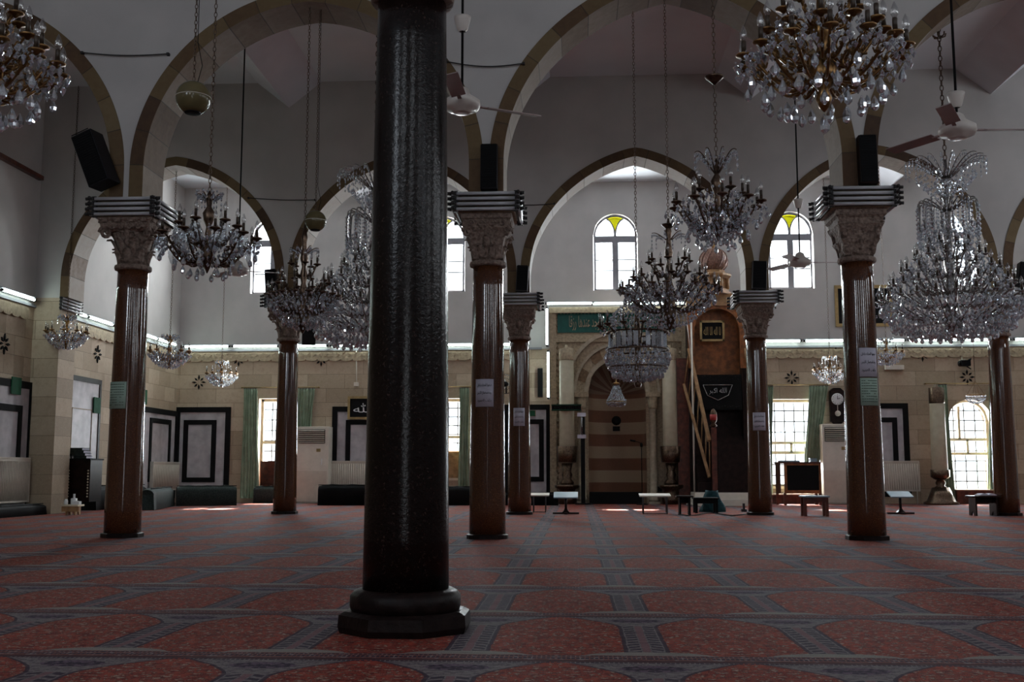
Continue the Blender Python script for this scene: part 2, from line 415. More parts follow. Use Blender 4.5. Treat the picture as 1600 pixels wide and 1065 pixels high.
RING = .17
def arch_curves(rise, point, stilt=.36, N=40):
    """intrados and extrados polylines of a stilted, slightly pointed arch, left spring to right spring"""
    H = rise-stilt; half = []
    for i in range(5): half.append((-HALF, stilt*i/5))
    for i in range(N+1):
        a = PI-PI/2*i/N; x = HALF*math.cos(a); z = stilt+(H-point)*math.sin(a)+point*(1-abs(x)/HALF)**1.5*1.0
        half.append((x, z))
    out = []
    for i, (x, z) in enumerate(half):
        a = half[max(i-1, 0)]; b = half[min(i+1, len(half)-1)]; dx, dz = b[0]-a[0], b[1]-a[1]; L = math.hypot(dx, dz)
        ox, oz = x-dz/L*RING, z+dx/L*RING
        if i == len(half)-1: ox = 0.0
        out.append((min(ox, 0.0), oz))
    if out[-1][1] < out[-2][1]: out[-1] = (0.0, out[-2][1]+.005)
    return half+[(-x, z) for x, z in half[-2::-1]], out+[(-x, z) for x, z in out[-2::-1]]
def interp(poly, x):
    if x <= poly[0][0]+1e-6 or x >= poly[-1][0]-1e-6:
        return max(p[1] for p in poly if abs(abs(p[0])-abs(poly[0][0])) < 1e-6)
    for (xa, za), (xb, zb) in zip(poly, poly[1:]):
        if xa <= x <= xb and xb > xa: return za+(zb-za)*(x-xa)/(xb-xa)
    return poly[len(poly)//2][1]

# measured openings in the back wall
LOWER = []   # (x0, x1, z0, ztop, arched)
a, b = PY(401, 760, YB), PY(463, 622, YB); LOWER.append((a.x, b.x, a.z, b.z, False))
a, b = PY(668, 770, YB), PY(727, 622, YB); LOWER.append((a.x, b.x, .62, b.z, False))
a, b = PY(1203, 770, YB), PY(1276, 623, YB); LOWER.append((a.x, b.x, .42, b.z, False))
a, b = PY(1487, 768, YB), PY(1550, 657, YB); LOWER.append((a.x, b.x, a.z, b.z, True))
UPX = [-2.42, 2.02, 6.425, 10.83, 15.2]; UZ0, UZS, UR = 5.34, 6.75, .565
ZW = 3.86      # top of the stone wainscot
NX0, NX1 = PY(919, 620, 21.6).x, PY(1009, 620, 21.6).x; NZS = 2.72
lower_ops = []
for x0, x1, z0, z1, arc in LOWER:
    lower_ops.append(rounded(x0, x1, z0, z1) if arc else rect(x0, x1, z0, z1))
lower_ops.append(rounded(NX0-.02, NX1+.02, 0, NZS, k=1.1))
mb = MB(); strip_wall(mb, XL, XR, 0, ZW, YB, YB+.6, lower_ops)
structure(mb.build('wall_back', 'ashlar_x'))
mb = MB(); strip_wall(mb, XL, XR, ZW, ZC+.1, YB, YB+.6, [rounded(c-UR, c+UR, UZ0, UZS) for c in UPX])
structure(mb.build('wall_back_plaster', 'plaster'))
mb = MB(); strip_wall(mb, YR, YB, 0, ZW, XL-.4, XL, [], axis='y'); structure(mb.build('wall_left', 'ashlar_y'))
mb = MB(); strip_wall(mb, YR, YB, ZW, ZC+.1, XL-.4, XL, [], axis='y'); structure(mb.build('wall_left_plaster', 'plaster'))
mb = MB(); strip_wall(mb, YR, YB, 0, ZC+.1, XR, XR+.4, [rect(y-.8, y+.8, 4.4, 6.8) for y in (-5.5, 0.0, 3.8, 11.0)], axis='y'); structure(mb.build('wall_right', 'plaster'))  # unseen wall; its openings are invented for the side fill lamps
mb = MB(); strip_wall(mb, XL, XR, 0, ZC+.1, YR-.4, YR, [rect(4.9, 5.3, .4, 3.6)]+[rect(-4.35/2+A*k-.6, -4.35/2+A*k+.6, 4.8, 7.0) for k in range(5)]); structure(mb.build('wall_front', 'plaster'))  # wall behind the camera; openings put in for the added lamps
mb = MB(); mb.rng(XL, XR, YR, YB+1.2, -.15, 0); structure(mb.build('floor', 'carpet'))
mb = MB(); mb.rng(XL-.4, XR+.4, YR-.4, YB+.6, ZC+.0, ZC+.3); structure(mb.build('ceiling', 'ceiling'))
# V shaped ceiling ribs running above the column lines
n_trim = 0
for i in range(0, 5):
    n_trim += 1
    X = A*i-.02; mb = MB(); mb.prism([(X-.62, ZC), (X, ZC-.5), (X+.62, ZC)], B+.3, YB, 0); structure(mb.build('trim_%d' % n_trim, 'beam'))

# ------------------------------------------------------------------ arcades
TH = .62
def arcade(name, Y, k0, k1, plabel, shapes, soffit):
    ops = []; C = {}
    for k in range(k0, k1):
        c = A*k+A/2; C[k] = arch_curves(*shapes[k]); h2 = HALF+RING
        ops.append((c-h2, c+h2, lambda x: SPRING, lambda x, c=c, o=C[k][1]: SPRING+interp(o, x-c)-.002, 80))
    mb = MB(); strip_wall(mb, XL, XR, SPRING, ZC+.05, Y-TH/2, Y+TH/2, ops); structure(mb.build(name, 'plaster'))
    names = {-1: 'beside the left wall', 0: 'second from the left wall', 1: 'in line with the mihrab', 2: 'fourth from the left wall', 3: 'fifth from the left wall'}
    for k in range(k0, k1):
        c = A*k+A/2; th = thing('stone_arch', plabel % names[k], 'arch', (c, Y, SPRING)); inn, out = C[k]
        y0, y1 = -TH/2-.012, TH/2+.012; L = [0]
        for a, b in zip(inn, inn[1:]): L.append(L[-1]+math.hypot(a[0]-b[0], a[1]-b[1]))
        vs = []; fs = []; uv = []; mi = []; NV = 17.0; off = (k+5)*31+(0 if Y < 10 else 9); n = len(inn)
        for ip, op in zip(inn, out): vs += [(ip[0], y0, ip[1]), (op[0], y0, op[1]), (ip[0], y1, ip[1]), (op[0], y1, op[1])]
        for i in range(n-1):
            b = 4*i; fs += [(b, b+4, b+5, b+1), (b+2, b+3, b+7, b+6), (b, b+2, b+6, b+4), (b+1, b+5, b+7, b+3)]
            u0, u1 = off+NV*L[i]/L[-1], off+NV*L[i+1]/L[-1]
            uv += [[(u0, 0), (u1, 0), (u1, 1), (u0, 1)], [(u0, 0), (u0, 1), (u1, 1), (u1, 0)], [(u0, 0), (u0, 1), (u1, 1), (u1, 0)], [(u0, 0), (u1, 0), (u1, 1), (u0, 1)]]
            mi += [0, 0, 1, 0]
        fs += [(0, 1, 3, 2), (4*n-4, 4*n-2, 4*n-1, 4*n-3)]; uv += [[(off, 0)]*4]*2; mi += [0, 0]
        mb = MB(); mb.add(vs, fs); mb.mi = mi
        o = mb.build('voussoir_ring', ['arch_face', soffit], th)
        ul = o.data.uv_layers.new(name='UVMap')
        for p, us in zip(o.data.polygons, uv):
            for lp, uu in zip(p.loop_indices, us): ul.data[lp].uv = uu
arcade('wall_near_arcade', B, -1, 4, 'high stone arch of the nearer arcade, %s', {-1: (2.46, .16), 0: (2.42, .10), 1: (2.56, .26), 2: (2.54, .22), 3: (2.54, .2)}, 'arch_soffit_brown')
arcade('wall_far_arcade', 2*B, -1, 4, 'lower-looking stone arch of the farther arcade, %s', {-1: (2.53, .20), 0: (2.53, .20), 1: (2.56, .28), 2: (2.53, .20), 3: (2.53, .2)}, 'arch_soffit')

# ------------------------------------------------------------------ columns
ZT = 3.227; ZCAP = 3.80
def leaf(mb, ang, r0, z0, h, w, out, curl=.05):
    """a tongue-shaped leaf leaning out from the bell"""
    d = Vector((math.cos(ang), math.sin(ang), 0)); s = Vector((-d.y, d.x, 0)); rows = []
    prof = [(0, 0, .8), (.25, .10, 1), (.55, .3, 1), (.8, .62, .8), (.95, .95, .55), (.93, 1.15, .3), (.84, 1.22, .1)]
    vs = []; fs = []
    for zz, oo, ww in prof:
        c = d*(r0+out*oo)+Vector((0, 0, z0+h*zz))
        vs += [c-s*w*ww/2-d*.012, c+d*.016, c+s*w*ww/2-d*.012, c-d*.03]
    for i in range(len(prof)-1):
        b = 4*i
        for k in range(4): fs.append((b+k, b+(k+1) % 4, b+4+(k+1) % 4, b+4+k))
    fs += [(3, 2, 1, 0), tuple(4*(len(prof)-1)+k for k in range(4))]
    mb.add(vs, fs, 0, True)
def square_loft(mb, prof, mi=0):
    """square stack: (half width, z)"""
    vs = []; fs = []
    for w, z in prof: vs += [(-w, -w, z), (w, -w, z), (w, w, z), (-w, w, z)]
    for i in range(len(prof)-1):
        for k in range(4): fs.append((4*i+k, 4*i+(k+1) % 4, 4*i+4+(k+1) % 4, 4*i+4+k))
    fs += [(3, 2, 1, 0), tuple(4*(len(prof)-1)+k for k in range(4))]
    mb.add(vs, fs, mi)
def spiral(mb, c, ax, r, w, turns=1.6, n=18, rr=.014):
    pts = []
    for i in range(n):
        t = i/(n-1); a = turns*2*PI*t; q = r*(1-t*.8); pts.append(Vector(c)+Vector((ax[0], ax[1], 0))*(q*math.cos(a))+Vector((0, 0, q*math.sin(a))))
    mb.tube(pts, rr, 5)
def capital(kind):
    mb = MB()
    mb.lathe([(.185, ZT-.03), (.215, ZT-.02), (.222, ZT+.005), (.215, ZT+.03), (.19, ZT+.035), (.19, ZT+.06)], 24)
    if kind == 'leafy':
        mb.lathe([(.19, ZT+.03), (.195, ZT+.2), (.225, ZT+.36), (.28, ZT+.46)], 24)
        for k in range(8): leaf(mb, 2*PI*k/8, .185, ZT+.04, .19, .13, .06)
        for k in range(8): leaf(mb, 2*PI*(k+.5)/8, .19, ZT+.15, .21, .14, .095)
        for k in range(12): leaf(mb, 2*PI*(k+.5)/12, .21, ZT+.29, .13, .09, .06)
        square_loft(mb, [(.245, ZT+.42), (.30, ZT+.46), (.31, ZT+.53), (.33, ZT+.55), (.33, ZCAP)])
        for sx in (-1, 1):
            for sy in (-1, 1):
                spiral(mb, (sx*.255, sy*.255, ZT+.40), (sx*.7, sy*.7), .075, 0, rr=.024)
        for q in range(4):
            a = PI/2*q; ax = (-math.sin(a), math.cos(a)); dd = (math.cos(a), math.sin(a))
            for off, sg in ((-.15, 1), (-.05, -1), (.06, 1), (.16, -1)):
                spiral(mb, (dd[0]*.30+ax[0]*off, dd[1]*.30+ax[1]*off, ZT+.465), (ax[0]*sg, ax[1]*sg), .045, 0, 1.3, 14, .013)
        for q in range(4):
            a = PI/2*q
            for off in (-.24, -.08, .08, .24):
                mb.box((math.cos(a)*.335-math.sin(a)*off, math.sin(a)*.335+math.cos(a)*off, ZCAP-.03), (.07 if q % 2 else .012, .012 if q % 2 else .07, .05))
    elif kind == 'rosette':
        square_loft(mb, [(.165, ZT+.05), (.17, ZT+.12), (.20, ZT+.26), (.235, ZT+.36), (.27, ZT+.41), (.285, ZT+.50), (.30, ZT+.515), (.30, ZCAP)])
        mb.lathe([(.19, ZT+.03), (.20, ZT+.2), (.24, ZT+.33)], 24)
        for k in range(8): leaf(mb, 2*PI*(k+.5)/8, .19, ZT+.05, .17, .12, .045)
        for k in range(8): leaf(mb, 2*PI*k/8, .20, ZT+.17, .16, .12, .06)
        for q in range(4):
            a = PI/2*q
            for off in (-.19, -.065, .065, .19):
                c = (math.cos(a)*.282-math.sin(a)*off, math.sin(a)*.282+math.cos(a)*off, ZT+.455)
                spiral(mb, c, (-math.sin(a), math.cos(a)), .045, 0, 1.4, 14, .012)
        for sx in (-1, 1):
            for sy in (-1, 1): spiral(mb, (sx*.24, sy*.24, ZT+.36), (sx*.7, sy*.7), .06, 0, rr=.02)
    else:
        square_loft(mb, [(.165, ZT+.05), (.19, ZT+.16), (.225, ZT+.23), (.205, ZT+.235), (.215, ZT+.30), (.265, ZT+.40), (.25, ZT+.41), (.26, ZT+.47), (.29, ZT+.50), (.285, ZT+.56), (.305, ZCAP)])
        mb.lathe([(.19, ZT+.03), (.20, ZT+.2)], 24)
        for q in range(4):
            a = PI/2*q
            for off in (-.14, 0, .14): leaf(mb, a, .19, ZT+.1+abs(off), .12, .09, .03)
        for sx in (-1, 1):
            for sy in (-1, 1): leaf(mb, math.atan2(sy, sx), .29, ZT+.24, .2, .12, .06); leaf(mb, math.atan2(sy, sx), .23, ZT+.07, .16, .11, .05)
    return mb
caps = {}
def column(x, y, label, kind='leafy', mat='granite', near=False):
    th = thing('granite_column', label, 'column', (x, y, 0))
    mb = MB()
    if near:
        mb.lathe([(.325, 0), (.335, .03), (.33, .085), (.30, .10)], 8, smooth=False)
        mb.lathe([(.262, .09), (.272, .12), (.272, .17), (.255, .19), (.235, .20)], 26)
    else: mb.lathe([(.245, 0), (.245, .045), (.23, .055)], 8 if kind != 'rosette' else 20, smooth=False)
    mb.build('base', 'plinth', th)
    zb = .19 if near else .05
    prof = [(.214-.036*((z/ZT)**1.15), z) for z in [zb+(ZT-zb)*k/12 for k in range(13)]]
    MB().lathe(prof, 48).build('shaft', mat, th)
    if kind not in caps: caps[kind] = capital(kind).build('capital', 'capital', th)
    else:
        c = caps[kind].copy(); COL.objects.link(c); c.parent = th
    b = MB(); b.rng(-.33, .33, -.33, .33, ZCAP, SPRING); b.build('impost_block', 'stone', th)
    return th
def tube_rack(x, y, label, sides=(0, 1, 2, 3), group=None):
    th = thing('tube_light_rack', label, 'light fitting', (x, y, ZCAP), 0, group)
    t0 = b0 = None
    for q in sides:
        rot = Matrix.Rotation(PI/2*q, 4, 'Z')
        for k in range(4):
            z = .028+k*.062
            if t0 is None:
                mb = MB(); mb.tube([(-.40, 0, 0), (.40, 0, 0)], .021, 8); mb.tube([(-.455, 0, 0), (-.40, 0, 0)], .02, 8, 1); mb.tube([(.40, 0, 0), (.455, 0, 0)], .02, 8, 1)
                mb.box((0, .03, 0), (.86, .02, .035), 1)
                o = t0 = mb.build('fluorescent_tube', ['tube_off', 'endcap'], th)
            else: o = t0.copy(); COL.objects.link(o)
            o.parent = th
            o.matrix_local = rot @ Matrix.Translation((0, -.385, z))
        for sx in (-1, 1):
            if b0 is None:
                mb = MB(); mb.box((0, 0, 0), (.03, .04, .25)); o = b0 = mb.build('bracket', 'endcap', th)
            else: o = b0.copy(); COL.objects.link(o)
            o.parent = th; o.matrix_local = rot @ Matrix.Translation((sx*.37, -.352, .12))
    return th
column(4.545, -.13, 'near-black polished granite column on a round stepped base in the foreground', 'leafy', 'granite_dark', True)
desc = {(0, 1): 'brown granite column with a leafy capital, nearest to the left wall side bookcase',
        (1, 1): 'brown granite column just right of the black foreground column',
        (2, 1): 'brown granite column bearing a white sheet above a green sheet',
        (0, 2): 'farther red granite column in front of the left green-curtained window',
        (1, 2): 'farther red granite column with a small sheet, left of the mihrab',
        (2, 2): 'farther red granite column with a small sheet, right of the minbar pulpit',
        (3, 2): 'farther red granite column at the right edge beside the arched window'}
rackd = {(0, 1): 'stacked unlit tubes around the leafy capital under the tilted black speaker',
         (1, 1): 'stacked unlit tubes around the capital just right of the foreground column',
         (2, 1): 'stacked unlit tubes around the large capital below the gold chandelier',
         (0, 2): 'stacked unlit tubes on the far capital left of the foreground column',
         (1, 2): 'stacked unlit tubes on the far capital left of the mihrab',
         (2, 2): 'stacked unlit tubes on the far capital right of the minbar dome',
         (3, 2): 'stacked unlit tubes on the far capital behind the largest crystal chandelier'}
kinds = {(0, 1): 'leafy', (1, 1): 'rosette', (2, 1): 'stepped', (0, 2): 'leafy', (1, 2): 'rosette', (2, 2): 'rosette', (3, 2): 'leafy'}
for (i, j), d in desc.items():
    column(A*i, B*j, d, kinds[(i, j)])
    tube_rack(A*i, B*j, rackd[(i, j)], group='tube light racks around the capitals')
tube_rack(-4.28-.33, 2*B, 'stacked unlit tubes on the side of the left wall pier, behind a small chandelier', sides=(1,), group='tube light racks around the capitals')
# left wall pier under the far arcade
mb = MB(); mb.rng(XL, -4.28, 2*B-.33, 2*B+.33, 0, SPRING); structure(mb.build('wall_left_pier', 'ashlar_x'))
mb = MB(); mb.rng(XL, -4.28, B-.33, B+.33, 0, SPRING); structure(mb.build('wall_left_near_pier', 'ashlar_x'))

# ------------------------------------------------------------------ chandeliers
def chain_mesh(mb, z0, z1, link=.05, r=.0035, x=0, y=0):
    n = max(1, int((z1-z0)/(link*.78)))
    for k in range(n):
        z = z0+(z1-z0)*(k+.5)/n; h = link*.5; w = link*.26; rot = k % 2
        pts = []
        for i in range(9):
            a = 2*PI*i/8; u = w*math.sin(a); q = h*math.cos(a)
            pts.append((x+(0 if rot else u), y+(u if rot else 0), z+q))
        mb.tube(pts, r, 4)
def drop(mb, p, s, kind=0, rot=None):
    """one cut drop hanging from p"""
    rot = random.random()*6 if rot is None else rot
    x, y, z = p
    if kind == 0: mb.octa((x, y, z-s*.8), s*.38, s*.3, rot=rot, n=6, lo=s*.75); mb.octa((x, y, z-s*.18), s*.16, s*.18, rot=rot)
    elif kind == 1: mb.lathe([(s*.05, 0), (s*.22, -s*.3), (s*.42, -s*.8), (s*.38, -s*1.15), (s*.15, -s*1.4)], 7, (x, y, z), smooth=False)
    else: mb.octa((x, y, z-s*.6), s*.3, s*.6, rot=rot)
def ring_pts(n, r, z, ph=0): return [(r*math.cos(2*PI*k/n+ph), r*math.sin(2*PI*k/n+ph), z) for k in range(n)]
def beads(mb, prof, ds, s, jit=.25, big=0):
    """beads strung over a surface of revolution given by (r,z) points"""
    for (r0, z0), (r1, z1) in zip(prof, prof[1:]):
        L = math.hypot(r1-r0, z1-z0); m_ = max(1, int(L/ds))
        for i in range(m_):
            t = (i+.5)/m_; r = r0+(r1-r0)*t; z = z0+(z1-z0)*t; n = max(4, int(2*PI*r/ds)); ph = random.random()
            for k in range(n):
                a = 2*PI*(k+ph)/n; rr = r*(1+random.uniform(-.03, .03)); q = s*(1+random.uniform(-jit, jit))
                mb.octa((rr*math.cos(a), rr*math.sin(a), z+random.uniform(-.3, .3)*ds), q*.5, q*.7, rot=random.random()*3, n=4)
def arm_mesh(R, z0, zc, sag, r=.009, curl=True):
    """curved arm in the x,z plane from the stem to the candle cup at (R, zc)"""
    pts = []
    for i in range(13):
        t = i/12; x = .03+(R-.03)*t; z = z0+(zc-z0)*t*t-sag*math.sin(PI*min(1, t*1.15))*(1-.25*t); pts.append((x, 0, z))
    pts[-1] = (R, 0, zc)
    mb = MB(); mb.tube(pts, r, 6)
    if curl:
        for q in range(2, 12): mb.octa((pts[q][0], 0, pts[q][2]+.012), .012+.004*(q % 2), .02, rot=q)
        c = [(R*.8+R*.10*(1-i/14)*math.cos(i/10*7+3), .0, zc-.05+R*.10*(1-i/14)*math.sin(i/10*7+3)) for i in range(11)]; mb.tube(c, r*.6, 4)
        c = []
        for i in range(12):
            a = i/11*1.6*PI*1.3; q = R*.13*(1-i/15); c.append((R*.55+q*math.cos(a+1), 0, z0-sag*.35+q*math.sin(a+1)+R*.05))
        mb.tube(c, r*.7, 5)
        for q in (.35, .75): mb.octa((R*q, 0, pts[int(q*12)][2]+.02), .014, .022)
    mb.lathe([(.008, -.03), (.02, -.015), (.045, -.008), (.05, .0), (.044, .006), (.012, .008), (.014, .03)], 10, (R, 0, zc))
    return mb
def chandelier(label, pos, tiers, metal, stem, chain_top, beadf=None, crown=None, drops=None, group=None, bulbs=True, cap=None, cs=1.0, globes=False, cname='chandelier', chain_r=.0035, link=.05):
    """tiers: (n, R, z_attach, z_cup, sag, candle_h, phase)"""
    th = thing(cname, label, 'chandelier', pos, 0, group)
    zt = max(z for r, z in stem)
    mb = MB(); mb.lathe(sorted(stem, key=lambda q: q[1]), 12); mb.build('stem', metal, th)
    mb = MB(); chain_mesh(mb, zt-.01, chain_top-pos[2], link, chain_r); mb.build('chain', 'bronze', th)
    if cap is not None:
        mb = MB(); mb.lathe([(.01, cap-.06), (.03, cap-.04), (.075, cap), (.085, cap+.012), (.02, cap+.02), (.01, cap+.05)], 14); mb.build('chain_cup', 'bronze', th)
    for n, R, z0, zc, sag, ch, ph in tiers:
        a0 = None
        for k in range(n):
            a = 2*PI*k/n+ph
            if a0 is None:
                a0 = arm_mesh(R, z0, zc, sag, .0085*cs, n <= 16).build('arm', metal, th)
                c_ = MB(); c_.lathe([(.013*cs, .02), (.013*cs, ch), (.009*cs, ch+.004)], 8, (R, 0, zc)); c_.build('candle', 'candle', a0)
                if bulbs:
                    b_ = MB(); b_.lathe([(.008*cs, ch), (.019*cs, ch+.022*cs), (.019*cs, ch+.04*cs), (.009*cs, ch+.07*cs), (.002, ch+.085*cs)], 8, (R, 0, zc)); b_.build('bulb', 'bulb', a0)
                if globes:
                    g_ = MB(); g_.lathe([(.012, -.20), (.03, -.18), (.050, -.13), (.054, -.09), (.035, -.045), (.045, -.03)], 12, (R, 0, zc), cap=False); g_.build('glass_globe', 'globe_glass', a0)
                o = a0
            else: o = copy_tree(a0, th)
            o.rotation_euler = (0, 0, a)
    if drops:
        first = {}
        for (n, r, z, s, kind, ph) in drops:
            key = (s, kind)
            for p in ring_pts(n, r, z, ph):
                if key not in first:
                    mb = MB(); drop(mb, (0, 0, 0), s, kind, 0); o = first[key] = mb.build('crystal_drop', 'crystal', th)
                else: o = first[key].copy(); COL.objects.link(o); o.parent = th
                o.location = p; o.rotation_euler = (0, 0, random.random()*3)
    if crown:
        n, r, z, h, sp = crown; f0 = None
        for k in range(n):
            if f0 is None:
                mb = MB(); pts = [(r*.25+(sp-r*.25)*(t**.8), 0, z+h*math.sin(PI*.62*t)*1.05) for t in [i/9 for i in range(10)]]
                mb.tube(pts, .0075*cs, 5, 1, taper=.6)
                for i in range(3, 10): mb.octa((pts[i][0], 0, pts[i][2]-.03*cs), .009*cs, .022*cs, 0)
                for q in range(3): mb.octa((pts[-1][0], 0, pts[-1][2]-.045*cs*(q+1)), .010*cs, .02*cs, 0)
                f0 = o = mb.build('crown_scroll', ['crystal', metal], th)
            else: o = f0.copy(); COL.objects.link(o); o.parent = th
            o.rotation_euler = (0, 0, 2*PI*k/n+.2)
    if beadf:
        mb = MB(); beadf(mb); tag(mb.build('crystal_beads', 'crystal', th), kind='stuff')
    return th

# two large gold chandeliers near the camera
def gold_beads(mb):
    for R, z, n in ((.46, .02, 16), (.30, .22, 10)):
        for p in ring_pts(n, R, z-.02):
            for q in ring_pts(6, .05, 0): drop(mb, (p[0]+q[0], p[1]+q[1], z-.0), .045, 0)
    beads(mb, [(.10, -.20), (.24, -.14), (.36, -.06), (.44, .0)], .06, .032); beads(mb, [(.42, .02), (.36, .1), (.3, .17)], .075, .03); beads(mb, [(.15, .0), (.25, .08)], .07, .028)
    beads(mb, [(.12, .3), (.2, .36)], .05, .025)
gstem = [(.004, -.30), (.03, -.27), (.05, -.22), (.03, -.17), (.07, -.12), (.09, -.04), (.05, .02), (.03, .10), (.06, .16), (.07, .22), (.03, .30), (.02, .45), (.05, .52), (.02, .60), (.01, .75)]
def gold(label, pos):
    return chandelier(label, pos, [(14, .47, -.06, .04, .12, .085, .1), (12, .35, .06, .17, .10, .085, .3), (8, .22, .26, .34, .07, .085, 0)], 'brass', gstem, ZC,
                      gold_beads, None, [(12, .44, -.10, .055, 1, .2), (20, .34, -.17, .065, 1, 0), (10, .22, -.24, .06, 1, .1), (1, 0, -.33, .07, 1, 0), (8, .40, .10, .05, 0, .3)], 'gold chandeliers near the camera', cs=1.15)
g1 = gold('gold chandelier with crystal drops cut off by the top left corner', (PY(0, 100, .5).x-.14, .5, 3.15))
g2 = gold('gold chandelier with crystal drops at the top right, above a column', (6.86, .75, 3.17))

# crystal chandelier with glass globes, and its neighbour with a glass crown
def c3_beads(mb):
    for R, z, n in ((.40, .0, 10), (.25, .12, 6)):
        for p in ring_pts(n, R, z):
            for q in ring_pts(5, .045, 0): drop(mb, (p[0]+q[0], p[1]+q[1], p[2]), .04, 0)
    beads(mb, [(.05, -.20), (.16, -.16), (.24, -.10), (.30, -.02)], .045, .027)
    beads(mb, [(.05, .36), (.10, .42), (.12, .45)], .04, .025)
s3 = [(.004, -.26), (.03, -.2), (.055, -.12), (.05, -.05), (.02, .02), (.03, .08), (.02, .14), (.045, .2), (.055, .26), (.02, .32), (.03, .4), (.01, .46)]
p = PY(325, 380, 3.45)
chandelier('crystal chandelier with clear glass globes hanging left, over the ceiling fan', (p.x, 3.45, p.z), [(10, .41, -.10, .05, .12, .075, .15), (6, .24, .02, .17, .07, .075, .4)], 'bronze', s3, ZC,
           c3_beads, (6, .10, .38, .05, .10), [(10, .40, -.09, .05, 1, .15), (12, .28, -.17, .05, 1, .1), (8, .16, -.24, .05, 1, .1)], globes=True, cap=None)
def c5_beads(mb):
    c3_beads(mb); beads(mb, [(.04, -.27), (.13, -.24), (.22, -.16), (.27, -.06)], .035, .028)
    beads(mb, [(.15, -.02), (.2, .08), (.14, .2)], .05, .022)
p = PY(1121, 330, 3.6)
chandelier('crystal chandelier with a tall crown of glass leaves, above the minbar dome', (p.x, 3.6, p.z), [(10, .37, -.08, .06, .12, .085, .3), (5, .22, .02, .16, .06, .085, .1)], 'bronze', s3, ZC,
           c5_beads, (8, .06, .33, .18, .19), [(10, .36, -.07, .05, 1, .3), (12, .26, -.18, .05, 1, .1), (8, .14, -.27, .045, 1, 0)], cap=PY(1118, 122, 3.6).z-p.z)

# bronze many-armed chandelier hung from the near arcade arch and the basket below it
def c6_beads(mb):
    beads(mb, [(.10, -.42), (.28, -.34), (.42, -.2), (.52, -.02)], .05, .03)
    beads(mb, [(.05, -.1), (.3, -.05), (.5, .04)], .06, .028)
    for R, z, n in ((.56, .04, 22), (.4, .17, 14)):
        for p in ring_pts(n, R, z):
            for q in ring_pts(3, .04, 0): drop(mb, (p[0]+q[0], p[1]+q[1], p[2]), .045, 0)
s6 = [(.01, -.45), (.06, -.36), (.09, -.2), (.05, -.08), (.06, .04), (.03, .15), (.05, .25), (.025, .35), (.05, .45), (.03, .55), (.03, .65), (.04, .70), (.01, .86)]
p = PY(1046, 455, 7.02)
chandelier('dark bronze chandelier of three candle tiers, right of the mihrab', (p.x, 7.02, p.z), [(22, .57, -.15, .02, .12, .07, 0), (14, .42, .02, .16, .1, .07, .2), (7, .24, .22, .36, .08, .07, .1)], 'bronze', s6, 6.56,
           c6_beads, (6, .05, .60, .08, .20), [(20, .52, -.08, .06, 1, .1)], cap=PY(1045, 352, 7.02).z-p.z)
def c7_beads(mb):
    beads(mb, [(.04, -.30), (.16, -.29), (.28, -.24), (.36, -.13), (.385, -.02), (.37, .04)], .035, .032)
    beads(mb, [(.36, .06), (.385, .1)], .035, .03); beads(mb, [(.30, .32), (.34, .44), (.22, .56), (.1, .7)], .05, .03)
    for k in range(30):
        a = 2*PI*k/30
        if k % 6 == 5: continue
        mb.box((.345*math.cos(a), .345*math.sin(a), .18), (.055, .012, .17), R=Matrix.Rotation(a+PI/2, 3, 'Z'))
s7 = [(.03, -.38), (.045, -.34), (.03, -.30), (.05, -.2), (.03, 0), (.05, .2), (.03, .5), (.04, .7), (.01, .9)]
p = PY(995, 558, 7.75)
th = chandelier('round crystal basket chandelier with flat glass plates, directly in front of the mihrab', (p.x, 7.58, p.z), [(12, .45, .15, .36, .05, .08, .1)], 'bronze', s7, 6.53,
           c7_beads, None, [(24, .385, .02, .06, 1, 0), (18, .30, -.20, .05, 1, .1), (14, .44, .33, .05, 0, 0)])
for zz, rr in ((.07, .37), (.28, .37), (-.14, .35)):
    mb = MB(); mb.tube([(rr*math.cos(2*PI*k/32), rr*math.sin(2*PI*k/32), zz) for k in range(33)], .012, 6); mb.build('hoop', 'bronze', th)

# the pair of very large crystal chandeliers between the arcades
def c8_beads(mb):
    beads(mb, [(.15, -.62), (.45, -.60), (.70, -.52), (.92, -.38), (1.02, -.22), (1.0, -.10)], .068, .05)
    beads(mb, [(.8, .0), (.86, .12), (.74, .28), (.62, .42), (.50, .55)], .09, .045)
    beads(mb, [(.34, .62), (.30, .8), (.26, .95)], .06, .038)
    beads(mb, [(.3, -.45), (.6, -.3), (.8, -.1)], .11, .05)
    for r, z, n in ((1.0, -.1, 60), (.84, .15, 48), (.66, .42, 36), (.46, .66, 24)):
        for p in ring_pts(n, r, z, random.random()):
            for q in range(3): mb.octa((p[0], p[1], z-.05-q*.055), .018, .027, rot=random.random()*3)
    beads(mb, [(.40, .70), (.44, .8), (.40, .95), (.38, 1.1)], .07, .045); beads(mb, [(.2, 1.5), (.25, 1.6), (.45, 1.85)], .07, .04)
    for k in range(26):
        a = 2*PI*k/26
        for q in range(9): mb.octa((.31*math.cos(a), .31*math.sin(a), 1.0+q*.055), .014, .027)
s8 = [(.03, -.64), (.12, -.55), (.16, -.3), (.08, -.1), (.13, .1), (.06, .3), (.1, .5), (.05, .7), (.09, .9), (.04, 1.1), (.06, 1.5), (.03, 1.65), (.12, 1.72), (.04, 1.82), (.02, 2.1)]
